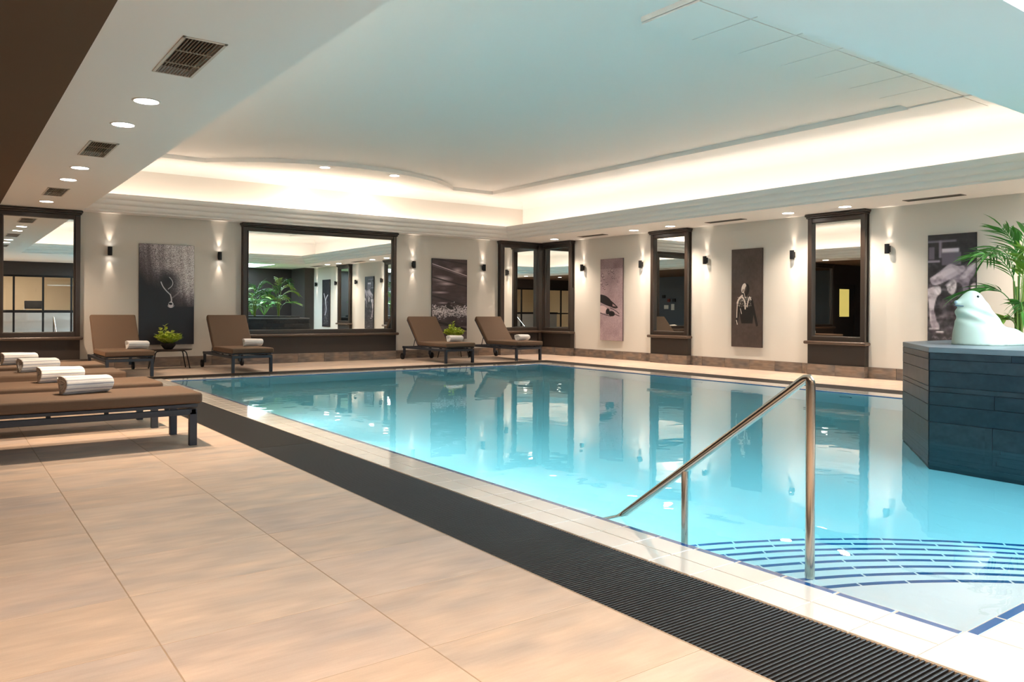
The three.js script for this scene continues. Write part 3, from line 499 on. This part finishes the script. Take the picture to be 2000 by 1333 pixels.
print(printRed, 'dark print of a white figure under water near the dark pillar', [XR, 0, -1.84], -Math.PI / 2, .785, '#1e1c20');

// ---------------------------------------------------------------- loungers
// local: foot end at +x = 0, head towards -x; z across
const LW = .74, LL = 1.98;
function cushionGeo(l, w, h) { return uvm(new RoundedBoxGeometry(l, h, w, 4, .028), 1); }
function lounger(label, pos, turn, backDeg, group) {
  const t = thing('sun_lounger', label, 'sun lounger', pos, turn, group), w = LW / 2;
  for (const s of [-1, 1]) part(t, 'leg', rbox(.062, .285, .05, .005), loungeFrame, [-.045, .1425, s * (w - .025)]);
  for (const s of [-1, 1]) part(t, 'leg', rbox(.05, .22, .05, .005), loungeFrame, [-LL + .07, .2, s * (w - .025)]);
  for (const s of [-1, 1]) { const wh = part(t, 'wheel', (() => { const g = new THREE.CylinderGeometry(.075, .075, .038, 28); g.rotateX(Math.PI / 2); return g; })(), M('#121214', .6), [-LL + .07, .075, s * (w + .022)]); part(wh, 'hub', (() => { const g = new THREE.CylinderGeometry(.02, .02, .046, 16); g.rotateX(Math.PI / 2); return g; })(), loungeFrame); }
  for (const s of [-1, 1]) part(t, 'side_rail', rbox(LL - .03, .05, .045, .006), loungeFrame, [-LL / 2 - .005, .285, s * (w - .0225)]);
  part(t, 'foot_rail', rbox(.05, .05, LW, .006), loungeFrame, [-.04, .285, 0]); part(t, 'head_rail', rbox(.05, .05, LW, .006), loungeFrame, [-LL + .07, .285, 0]);
  const seatL = backDeg > 5 ? 1.22 : 1.25, y = .325, hinge = -seatL;
  const deck = (l) => { const o = [rbox(l, .026, .04, .004).translate(-l / 2, 0, w - .02), rbox(l, .026, .04, .004).translate(-l / 2, 0, -w + .02)]; for (let k = 0; k < Math.round(l / .15); k++) o.push(rbox(.06, .014, LW - .08, .003).translate(-.05 - k * .15, 0, 0)); return merge(o); };
  part(t, 'seat_frame', deck(seatL), loungeFrame, [-.01, y + .013, 0]);
  for (const s of [-1, 1]) for (const x of [-.25, -.7, -1.1]) part(t, 'spacer', box(.03, .02, .03), M('#18181a', .6), [x, .316, s * (w - .03)]);
  const ct = .092, cw = LW + .02;
  const cl0 = backDeg > 5 ? seatL : LL; part(t, backDeg > 5 ? 'seat_cushion' : 'cushion', cushionGeo(cl0 + .02, cw, ct), cushionMat, [-cl0 / 2 + .02, y + .028 + ct / 2, 0]);
  const bl = LL - seatL - .02, back = new THREE.Group(); back.name = 'backrest'; back.position.set(hinge, y + .014, 0); back.rotation.z = -backDeg * Math.PI / 180; t.add(back);
  part(back, 'back_frame', deck(bl + .06), loungeFrame); if (backDeg > 5) part(back, 'back_cushion', cushionGeo(bl + .09, cw, ct), cushionMat, [-(bl + .09) / 2 + .01, .016 + ct / 2, 0]);
  if (backDeg > 5) for (const s of [-1, 1]) { const a = backDeg * Math.PI / 180, r = .3; part(t, 'prop', bar(V(hinge - r * Math.cos(a), y + r * Math.sin(a), s * (w - .05)), V(hinge - r * Math.cos(a) - .1, .3, s * (w - .05)), .009, 8), loungeFrame); }
  return t;
}
const TOPY = .325 + .028 + .092;
const nearRow = [[1.77, -7.26], [1.72, -8.48], [1.67, -10.03], [1.68, -11.49]];
nearRow.forEach(([x, z], i) => lounger(['flat brown lounger at the open end of the row, farthest from the mirror wall', 'flat brown lounger, second from the open end of the row', 'flat brown lounger, third from the open end of the row', 'flat brown lounger of the row closest to the mirror wall'][i], [x, 0, z], 0, 0, 'row of flat loungers'));
lounger('brown lounger with raised back between the two-pane mirror and the side table', [2.57, 0, -14.32], -Math.PI / 2, 52, 'raised loungers at the far wall');
lounger('brown lounger with raised back beside the wide mirror and the diver print', [4.61, 0, -14.29], -Math.PI / 2, 52, 'raised loungers at the far wall');
lounger('brown lounger with raised back in front of the splash print', [9.16, 0, -14.40], -Math.PI / 2, 48, 'raised loungers at the far wall');
lounger('brown lounger with raised back in front of the corner mirrors', [11.03, 0, -14.36], -Math.PI / 2, 48, 'raised loungers at the far wall');

// rolled striped towels
const towelTex = dataTex(64, 256, (x, y) => { const b = y / 256 * 16 % 1, n = 10 * (ntab[(y * 64 + x) % (NT * NT)] - .5); return b < .3 ? [cl(186 + n), cl(186 + n), cl(194 + n)] : [cl(243 + n), cl(240 + n), cl(235 + n)]; });
const towelMat = M('#ffffff', .95, 0, { map: towelTex, bumpMap: towelTex, bumpScale: .002 }), towelEnd = M('#efe6da', .95);
const ty0 = .078;
function towelGeo(len, rad) {   // one spiral sheet rolled up, swept along x
  const turns = 3.4, n = 110, th = rad / turns * .62, ring = [];
  for (let i = 0; i <= n; i++) { const f = i / n, a = -Math.PI * .6 + f * turns * 2 * Math.PI, r = .012 + (rad - .012) * f; ring.push([r * Math.cos(a), r * Math.sin(a) * .9, a, r]); }
  const outer = ring.map(([x, y]) => [x, y]), inner = ring.map(([x, y, a, r]) => { const q = Math.max(.003, r - th); return [q * Math.cos(a), q * Math.sin(a) * .9]; }).reverse();
  const sh = new THREE.Shape(outer.concat(inner).map(([x, y]) => new THREE.Vector2(x, y)));
  const g = new THREE.ExtrudeGeometry(sh, { depth: len - .02, bevelEnabled: true, bevelThickness: .008, bevelSize: .003, bevelSegments: 1, steps: 10 }); g.translate(0, 0, -len / 2 + .01); g.rotateY(Math.PI / 2);
  const p = g.attributes.position, nn = g.attributes.normal, uv = new Float32Array(p.count * 2);
  for (let i = 0; i < p.count; i++) {   // soft: flattened below, a little thinner to one end, wavy
    const x = p.getX(i), y = p.getY(i), z = p.getZ(i), a = Math.atan2(y, z), k = 1 + .05 * (vn(x * 14 + 3, a * 1.6 + 9) - .5) + .03 * Math.sin(x * 11 + 2 * a) - .12 * x;
    p.setXYZ(i, x + .012 * Math.sin(a * 2 + 1), Math.max(y * k, -ty0), z * k * 1.1);
  }
  g.computeVertexNormals();
  for (let i = 0; i < p.count; i++) { const y = p.getY(i), z = p.getZ(i); uv[2 * i] = p.getX(i) * 4; uv[2 * i + 1] = (Math.atan2(y, z) / 6.283 + .5) * 1.0; if (Math.abs(nn.getX(i)) > .7) uv[2 * i + 1] = .5 / 16; }
  g.setAttribute('uv', new THREE.BufferAttribute(uv, 2));
  return g;
}
const tw = towelGeo(.37, .098), ty = ty0;
function towel(x, y, z, turn, label, s = 1) {
  const t = thing('rolled_towel', label, 'towel', [x, y, z], turn, 'rolled towels on the loungers'); const b = part(t, 'roll', tw, towelMat, [0, ty * s, 0]); b.scale.setScalar(s);
}
towel(.98, TOPY, -7.36, .22, 'rolled striped white towel on the flat lounger at the open end of the row');
towel(.93, TOPY, -8.6, .1, 'rolled striped white towel on the second flat lounger from the open end', 1.0);
towel(.88, TOPY, -10.15, .25, 'rolled striped white towel on the third flat lounger from the open end', 1.02);
towel(.80, TOPY, -11.55, .1, 'rolled white towel on the flat lounger closest to the mirror wall', 1.0);
towel(2.82, TOPY, -15.1, .12, 'rolled white towel on the raised lounger next to the side table', .95);
towel(4.88, TOPY, -15.15, -.1, 'rolled white towel on the raised lounger beside the wide mirror', .95);
towel(9.45, TOPY, -15.1, .0, 'rolled white towel on the raised lounger before the splash print', .95);
towel(11.3, TOPY, -15.0, .12, 'rolled white towel on the raised lounger before the corner mirrors', .95);

// ---------------------------------------------------------------- side tables with potted plants
function sideTable(label, pos) {
  const t = thing('side_table', label, 'side table', pos), h = .37;
  part(t, 'tabletop', (() => { const g = new THREE.CylinderGeometry(.42, .405, .018, 48); g.scale(1, 1, .58); g.translate(0, h - .009, 0); return g; })(), M('#3b322c', .4));
  for (const s of [-1, 1]) part(t, 'leg_frame', tube([V(-.34, 0, s * .17), V(-.3, .2, s * .15), V(-.275, h - .06, s * .14), V(-.22, h - .028, s * .13), V(0, h - .026, s * .13), V(.22, h - .028, s * .13), V(.275, h - .06, s * .14), V(.3, .2, s * .15), V(.34, 0, s * .17)], .011, 48, 8), blackMetal);
}
sideTable('dark oval side table between two raised loungers by the diver print', [3.58, 0, -16.1]);
sideTable('dark oval side table half hidden behind the loungers by the splash print', [10.1, 0, -16.2]);
function leafGeo(l, w, bend, seg = 5) {   // a pointed blade along +z, drooping by bend
  const pos = [], idx = [], uv = [];
  for (let i = 0; i <= seg; i++) { const f = i / seg, hw = w / 2 * Math.sin(Math.PI * Math.pow(f, .7) * .98 + .02), z = l * f, y = -bend * f * f * l; pos.push(-hw, y + hw * .25, z, 0, y, z, hw, y + hw * .25, z); uv.push(0, f, .5, f, 1, f); }
  for (let i = 0; i < seg; i++) { const a = i * 3; idx.push(a, a + 3, a + 1, a + 1, a + 3, a + 4, a + 1, a + 4, a + 2, a + 2, a + 4, a + 5); }
  const g = new THREE.BufferGeometry(); g.setAttribute('position', new THREE.Float32BufferAttribute(pos, 3)); g.setAttribute('uv', new THREE.Float32BufferAttribute(uv, 2)); g.setIndex(idx); g.computeVertexNormals(); return g;
}
function aim(g, at, dir, roll = 0) { const m = new THREE.Matrix4(), d = dir.clone().normalize(), q = new THREE.Quaternion().setFromRotationMatrix(new THREE.Matrix4().lookAt(d, V(0, 0, 0), V(0, 1, 0))); q.multiply(new THREE.Quaternion().setFromAxisAngle(V(0, 0, 1), roll)); m.compose(at, q, V(1, 1, 1)); const h = g.clone(); h.applyMatrix4(m); return h; }
const leafMat = (c) => PM({ color: c, roughness: .5, transmission: .25, thickness: 0, side: THREE.DoubleSide });
const limeMats = [leafMat('#d2e052'), leafMat('#e6ee80'), leafMat('#b2cc46')];
function bowlPlant(label, pos, s, top) {
  const t = thing('potted_plant', label, 'potted plant', pos);
  part(t, 'bowl', new THREE.LatheGeometry([[0, 0], [.05, 0], [.075, .02], [.105, .06], [.118, .1], [.11, .1], [.095, .065], [.0, .06]].map(([x, y]) => new THREE.Vector2(x * s, y * s)), 32), M('#241f1e', .45));
  const lf = leafGeo(.06 * s, .052 * s, .2, 4), by = [[], [], []], st = [];
  for (let k = 0; k < 56; k++) {
    const a = k * 2.4, sp = Math.sqrt((k + .5) / 56), el = 1.5 - 1.0 * sp, L = (k === 1 ? top * 1.15 : k === 9 ? top * 1.05 : rr(.12, .215)) * s, d = V(Math.cos(a) * Math.cos(el), Math.sin(el), Math.sin(a) * Math.cos(el)), o = V(d.x * .04, .08 * s, d.z * .04);
    st.push(bar(o, o.clone().addScaledVector(d, L), .0025, 5));
    for (let i = 0; i < 11; i++) { const f = .3 + .7 * i / 10, at = o.clone().addScaledVector(d, L * f), b = i * 2.4 + k, dd = V(Math.cos(b), .55, Math.sin(b)).add(d.clone().multiplyScalar(.5)); by[(i + k) % 3].push(aim(lf, at, dd)); }
  }
  part(t, 'stems', merge(st), M('#6d7a30', .7)); by.forEach((l, i) => { part(t, 'foliage', merge(l), limeMats[i]).userData.kind = 'stuff'; });
}
bowlPlant('lime green bushy plant in a dark bowl on the side table by the diver print', [3.56, .37, -16.1], 1.2, .27);
bowlPlant('lime green bushy plant in a dark bowl behind the lounger by the splash print', [10.12, .37, -16.2], 1.3, .26);

// ---------------------------------------------------------------- steel handrail at the steps
const rail = thing('handrail', 'brushed steel handrail running down into the pool steps', 'handrail', [3.15, 0, 0]);
{
  const R = .021, c = new THREE.CurvePath(); const add = (a, b) => c.add(new THREE.LineCurve3(a, b));
  const P0 = V(0, -.1, -2.03), P1 = V(0, .775, -2.03), Q = V(0, .865, -2.03), P2 = V(0, .8, -2.125), P3 = V(0, .0, -3.2), P4 = V(0, -.045, -3.25), P5 = V(-.16, -.06, -3.25);
  add(P0, P1); c.add(new THREE.CubicBezierCurve3(P1, V(0, .875, -2.03), V(0, .875, -2.03), P2)); add(P2, P3); c.add(new THREE.QuadraticBezierCurve3(P3, P4, P5));
  part(rail, 'rail', new THREE.TubeGeometry(c, 160, R, 18), steel);
  part(rail, 'post', bar(V(0, -.55, -2.76), V(0, .325, -2.76), R * .9, 18), steel);
}

// ---------------------------------------------------------------- planter island clad in slate, seal fountain, plants
const island = thing('planter_island', 'dark slate clad planter block standing in the pool edge', 'planter');
const IP = [[8.29, -4.24], [7.235, -3.463], [7.235, .6], [11.45, .6], [11.45, -4.24]], IT = .847;
const slateMats = [0, 1, 2, 3].map((k) => PM({ map: dataTex(128, 128, (x, y) => { const n = vn(x / 16 + k * 9, y / 9) * .6 + vn(x / 5, y / 4 + k) * .4; const v = 22 * (n - .5); const b = [[37, 45, 53], [31, 40, 49], [42, 49, 56], [28, 38, 48]][k]; return [cl(b[0] + v), cl(b[1] + v), cl(b[2] + v)]; }), roughness: .35, bumpMap: ripple, bumpScale: .002 }));
{
  const sh = new THREE.Shape(IP.map(([x, z]) => new THREE.Vector2(x, -z))), g = new THREE.ExtrudeGeometry(sh, { depth: DEPTH + IT - .05, bevelEnabled: false }); g.rotateX(-Math.PI / 2); g.translate(0, -DEPTH, 0);
  part(island, 'core', uvm(g), M('#1c2227', .7));
  const sh2 = new THREE.Shape(IP.map(([x, z]) => new THREE.Vector2(x, -z))), g2 = new THREE.ExtrudeGeometry(sh2, { depth: .045, bevelEnabled: true, bevelSize: .012, bevelThickness: .003, bevelSegments: 1 }); g2.rotateX(-Math.PI / 2); g2.translate(0, IT - .05, 0);
  part(island, 'top_slab', uvm(g2), PM({ color: '#6a7075', roughness: .35 }));
  const rows = [.06, .105, .14, .045, .12, .155, .19, .16, .16, .2, .2, .2, .2];
  const clad = (a, b, single) => {
    const L = Math.hypot(b[0] - a[0], b[1] - a[1]), ang = Math.atan2(-(b[1] - a[1]), b[0] - a[0]); let y = IT - .052;
    for (const h of rows) {
      const y0 = Math.max(-DEPTH, y - h); let u = 0;
      while (u < L - .001) {
        let l = single ? L : Math.min(rr(.45, 1.0), L - u); if (L - u - l < .12) l = L - u;
        const m = part(island, 'slate_tile', uvm(rbox(l - .004, y - y0 - .004, .02 + rr(0, .006), .002), 1.5, rnd() * 3, rnd() * 3), slateMats[Math.floor(rnd() * 4)], [a[0] + (b[0] - a[0]) * (u + l / 2) / L, (y + y0) / 2, a[1] + (b[1] - a[1]) * (u + l / 2) / L], [0, ang, 0]);
        u += l;
      }
      y = y0; if (y <= -DEPTH + .001) break;
    }
  };
  clad(IP[1], IP[2], false); clad(IP[0], IP[1], true); clad(IP[4], IP[0], false);
  part(island, 'soil_rim', (() => { const c = [[9.25, -3.85], [9.05, -3.0], [8.75, -2.4], [8.4, -1.9], [8.4, .3], [11.2, .3], [11.2, -3.85]], s = new THREE.Shape(c.map(([x, z]) => new THREE.Vector2(x, -z))); const gg = new THREE.ExtrudeGeometry(s, { depth: .05, bevelEnabled: true, bevelSize: .01, bevelThickness: .01, bevelSegments: 1 }); gg.rotateX(-Math.PI / 2); gg.translate(0, IT, 0); return uvm(gg); })(), M('#2d3236', .6));
}
// seal: signed distance field of tapered capsules
function capsule(p, a, b, ra, rb) { const ba = b.clone().sub(a), pa = p.clone().sub(a), t = Math.max(0, Math.min(1, pa.dot(ba) / ba.lengthSq())); return pa.addScaledVector(ba, -t).length() - (ra + (rb - ra) * t); }
const smin = (a, b, k) => { const h = Math.max(0, Math.min(1, .5 + .5 * (b - a) / k)); return b * (1 - h) + a * h - k * h * (1 - h); };
function field(fn, c, half, res, mat) {
  const mc = new MarchingCubes(res, mat, false, false, 200000); mc.isolation = 0;
  for (let k = 0; k < res; k++) for (let j = 0; j < res; j++) for (let i = 0; i < res; i++) mc.field[i + j * res + k * res * res] = -fn(V(c.x + (i - res / 2) / (res / 2) * half, c.y + (j - res / 2) / (res / 2) * half, c.z + (k - res / 2) / (res / 2) * half));
  mc.update(); const n = mc.count ?? mc.geometry.drawRange.count, g = new THREE.BufferGeometry();
  const pos = new Float32Array(n * 3); for (let i = 0; i < n; i++) { pos[3 * i] = mc.positionArray[3 * i] * half + c.x; pos[3 * i + 1] = mc.positionArray[3 * i + 1] * half + c.y; pos[3 * i + 2] = mc.positionArray[3 * i + 2] * half + c.z; }
  const nor = new Float32Array(mc.normalArray.slice(0, n * 3)); g.setAttribute('position', new THREE.BufferAttribute(pos, 3)); g.setAttribute('normal', new THREE.BufferAttribute(nor, 3)); return uvm(g);
}
const seal = thing('seal_statue', 'pale white seal statue with raised head on the slate planter', 'statue', [8.16, IT, -3.42], -YAW);
{
  const sealMat = M('#b9c7b7', .5);
  const f = (p) => {
    let q = p.clone(); q.z *= 1.15;
    let d = capsule(q, V(.0, -.06, 0), V(-.07, .28, 0), .285, .165);
    d = smin(d, capsule(q, V(-.07, .28, 0), V(-.095, .405, 0), .15, .105), .05);
    d = smin(d, capsule(q, V(-.1, .425, 0), V(-.222, .4, 0), .098, .036), .03);
    d = smin(d, capsule(q, V(.1, .02, -.02), V(.62, -.04, -.1), .2, .1), .1);
    d += .013 * Math.sin(p.y * 52 + p.x * 26 + 4 * p.z) * Math.exp(-(((p.y - .29) / .07) ** 2)) + .008 * Math.sin(p.x * 22 - p.y * 18 + p.z * 9) * Math.exp(-(((p.y - .14) / .12) ** 2));
    return Math.max(d, -p.y - .002);
  };
  part(seal, 'body', field(f, V(.13, .26, -.02), .68, 84, sealMat), sealMat);
  for (const s of [1, -1]) part(seal, 'eye', new THREE.SphereGeometry(.0125, 14, 10), M('#0b0b0c', .2), [-.085, .465, s * .083]);
  part(seal, 'mouth', tube([V(-.19, .372, .05), V(-.24, .378, .025), V(-.253, .38, 0), V(-.24, .378, -.025), V(-.19, .372, -.05)], .006, 16, 6), M('#5c6f7c', .5));
  part(seal, 'nose', (() => { const g = new THREE.SphereGeometry(.018, 14, 10); g.scale(.7, 1, 1.2); return g; })(), M('#9fb0bb', .5), [-.25, .412, 0]);
}
// palms: arching fronds of narrow leaflets
const palmMats = [leafMat('#548f33'), leafMat('#43802d'), leafMat('#8aa940')];
function frondGeo(pts, n, ll, from) {   // rachis through pts, paired leaflets from the given fraction on
  const out = [], c = new THREE.CatmullRomCurve3(pts); out.push(new THREE.TubeGeometry(c, 14, .0055, 5));
  const lf = leafGeo(ll, ll * .1, .3, 4);
  for (let i = 0; i < n; i++) {
    const f = from + (1 - from) * i / n, at = c.getPoint(f), tg = c.getTangent(f), side = V(-tg.z, 0, tg.x).normalize(), sc = .6 + .55 * Math.sin(Math.PI * (.15 + .75 * i / n));
    for (const s of [-1, 1]) { const dd = tg.clone().multiplyScalar(.8).addScaledVector(side, s * rr(.55, .85)).add(V(0, rr(-.25, .25), 0)); const g = lf.clone(); g.scale(sc, sc, sc); out.push(aim(g, at, dd, s * rr(.3, .9))); }
  }
  out.push(aim(lf, c.getPoint(1), c.getTangent(1))); return merge(out);
}
function palm(label, pos, turn, fronds) {
  const t = thing('palm', label, 'palm', pos, turn);
  fronds.forEach((pts, k) => part(t, 'frond', frondGeo(pts, 15, .27, .45), palmMats[k % 3]));
  for (let k = 0; k < 5; k++) part(t, 'stem', tube([V(.03 * Math.cos(k * 1.3), 0, .03 * Math.sin(k * 1.3)), V(.035 * Math.cos(k * 1.3), .2, .035 * Math.sin(k * 1.3)), V(.05 * Math.cos(k * 1.3), .42 + .06 * k, .05 * Math.sin(k * 1.3))], .011, 8, 7), M('#7d8f3c', .6));
}
const arch = (a, h, L) => [V(0, .05, 0), V(.08 * Math.cos(a), h * .5, .08 * Math.sin(a)), V(.25 * L * Math.cos(a), h * .86, .25 * L * Math.sin(a)), V(.65 * L * Math.cos(a), h, .65 * L * Math.sin(a)), V(L * Math.cos(a), h * .88, L * Math.sin(a))];
const PB = IT + .06;
palm('slender green palm behind the seal statue', [9.55, PB, -3.62], -YAW, [
  [V(0, .05, 0), V(-.03, .34, .02), V(-.13, .7, .05), V(-.33, .88, .08), V(-.56, .87, .1)], [V(0, .03, 0), V(-.07, .36, -.02), V(-.2, .5, -.04), V(-.36, .53, -.06), V(-.59, .46, -.05)],
  [V(0, .0, 0), V(-.07, .1, .06), V(-.14, .17, .1), V(-.25, .2, .13), V(-.37, .15, .15)], [V(0, .05, 0), V(.0, .5, 0), V(-.01, .8, 0), V(-.08, 1.04, 0), V(-.2, 1.18, .02)],
  [V(0, .05, 0), V(.02, .5, -.03), V(.06, .85, -.06), V(.12, 1.1, -.1), V(.24, 1.28, -.16)], [V(0, .05, 0), V(.02, .42, .04), V(-.03, .72, .14), V(-.1, .9, .3), V(-.2, .9, .5)],
  [V(0, .03, 0), V(.02, .2, .03), V(-.04, .34, .1), V(-.12, .36, .22), V(-.2, .28, .36)], arch(.2, .95, .7), arch(-.8, .8, .7), arch(.9, .6, .65), arch(-1.6, 1.0, .6), arch(1.8, .8, .6), arch(-.3, .45, .6)]);
palm('tall palm with many fronds at the rear edge of the planter', [10.65, PB, -3.1], 0, [0, 1, 2, 3, 4, 5, 6, 7, 8, 9, 10, 11].map((k) => arch(k * 2.4, .55 + .085 * k, .85 - .02 * k)));
palm('bushy palm beside the broad leafed plants of the planter', [9.5, PB, -2.1], .5, [0, 1, 2, 3, 4, 5, 6, 7, 8, 9].map((k) => arch(k * 2.4, .45 + .08 * k, .75 - .02 * k)));
function broadLeaf(label, pos, H, n) {
  const t = thing('broad_leaf_plant', label, 'plant', pos), lf = leafGeo(.52, .24, .5, 8);
  for (let k = 0; k < n; k++) { const a = k * 2.4, L = H * rr(.55, 1), el = rr(.85, 1.25), d = V(Math.cos(a) * Math.cos(el), Math.sin(el), Math.sin(a) * Math.cos(el)), e = d.clone().multiplyScalar(L); part(t, 'stem', bar(V(0, 0, 0), e, .008, 6), M('#5e8a34', .6)); part(t, 'leaf', aim(lf, e, V(d.x * 1.6, .35, d.z * 1.6)), broadMats[k % 3]); }
}
const broadMats = [leafMat('#5fb03f'), leafMat('#95cc52'), leafMat('#459538')];
broadLeaf('broad leafed bright green plant in the middle of the planter', [8.8, PB, -.7], .75, 16);
broadLeaf('low broad leafed green plant near the seal statue', [9.2, PB, -2.75], .3, 9);
broadLeaf('broad leafed plant by the dark wall behind the planter', [10.5, PB, -.4], .95, 14);
broadLeaf('broad leafed plant among the palms of the planter', [10.6, PB, -1.6], .7, 12);

// ---------------------------------------------------------------- gym behind the glass
function treadmill(label, pos, turn) {
  const t = thing('treadmill', label, 'treadmill', pos, turn, 'treadmills in the gym');
  part(t, 'deck', rbox(.75, .16, 1.75, .03), blackMetal, [0, .1, 0]); part(t, 'belt', box(.5, .01, 1.5), M('#2b2b2d', .8), [0, .185, 0]);
  for (const s of [-1, 1]) { part(t, 'upright', bar(V(s * .36, .15, -.7), V(s * .34, 1.2, -.85), .03), plainWhite); part(t, 'handle', bar(V(s * .34, 1.02, -.82), V(s * .34, 1.02, -.3), .02), blackMetal); }
  part(t, 'console', rbox(.7, .35, .07, .02), blackMetal, [0, 1.3, -.86], [-.3, 0, 0]);
}
treadmill('black treadmill next to the far end of the gym', [-1.6, 0, 4.7], Math.PI); treadmill('black treadmill in the middle of the gym', [1.2, 0, 4.7], Math.PI); treadmill('black treadmill next to the planter side of the gym', [3.2, 0, 4.7], Math.PI);
{ const g = thing('ceiling_panel_light', 'flat glowing panel lamp on the gym ceiling', 'ceiling lamp', [1.4, 2.9, 4.8]); part(g, 'diffuser', rbox(4.5, .03, 1.2, .01), M('#fff', .5, 0, { emissive: LAMP, emissiveIntensity: 2 }), [0, -.015, 0]); areaLight(4.5, 1.2, LAMP, 1.9, [1.4, 2.86, 4.8], 'down').name = 'gym_light'; }

{ const c = thing('counter', 'low white counter with a dark top behind the gym glass', 'counter', [.6, .001, 3.5]); part(c, 'front', rbox(9, .98, .12, .006), plainWhite, [0, .49, 0]); part(c, 'top', rbox(9.1, .09, .4, .01), M('#2f2925', .4), [0, 1.04, .1]); }
for (const [z, y, w, h, col, lab] of [[-4.6, 1.95, .2, .16, '#16171a', 'small black control box high on the dark grey wall'], [-4.95, 1.75, .16, .16, '#7d2420', 'small red switch box on the dark grey wall'], [-5.3, 1.75, .2, .17, '#1b1c20', 'black switch box beside the red box on the wall']]) { const t = thing('switch_box', lab, 'switch box', [XL, y, z]); part(t, 'body', rbox(.07, h, w, .01), M(col, .5), [.035, 0, 0]); part(t, 'button', new THREE.CylinderGeometry(.025, .025, .02, 16).rotateZ(-Math.PI / 2), blackMetal, [.078, 0, 0]); }
for (const [z, w, h, lab] of [[-4.75, .3, .2, 'wide white paper notice on the dark grey wall'], [-5.2, .22, .32, 'upright white paper notice on the dark grey wall']]) { const t = thing('notice', lab, 'notice', [XL, 1.4, z]); part(t, 'sheet', rbox(.01, h, w, .003), plainWhite, [.006, 0, 0]); }

scene.traverse((o) => { if (o.isMesh) { o.castShadow = o.receiveShadow = true; } });
renderer.render(scene, camera);
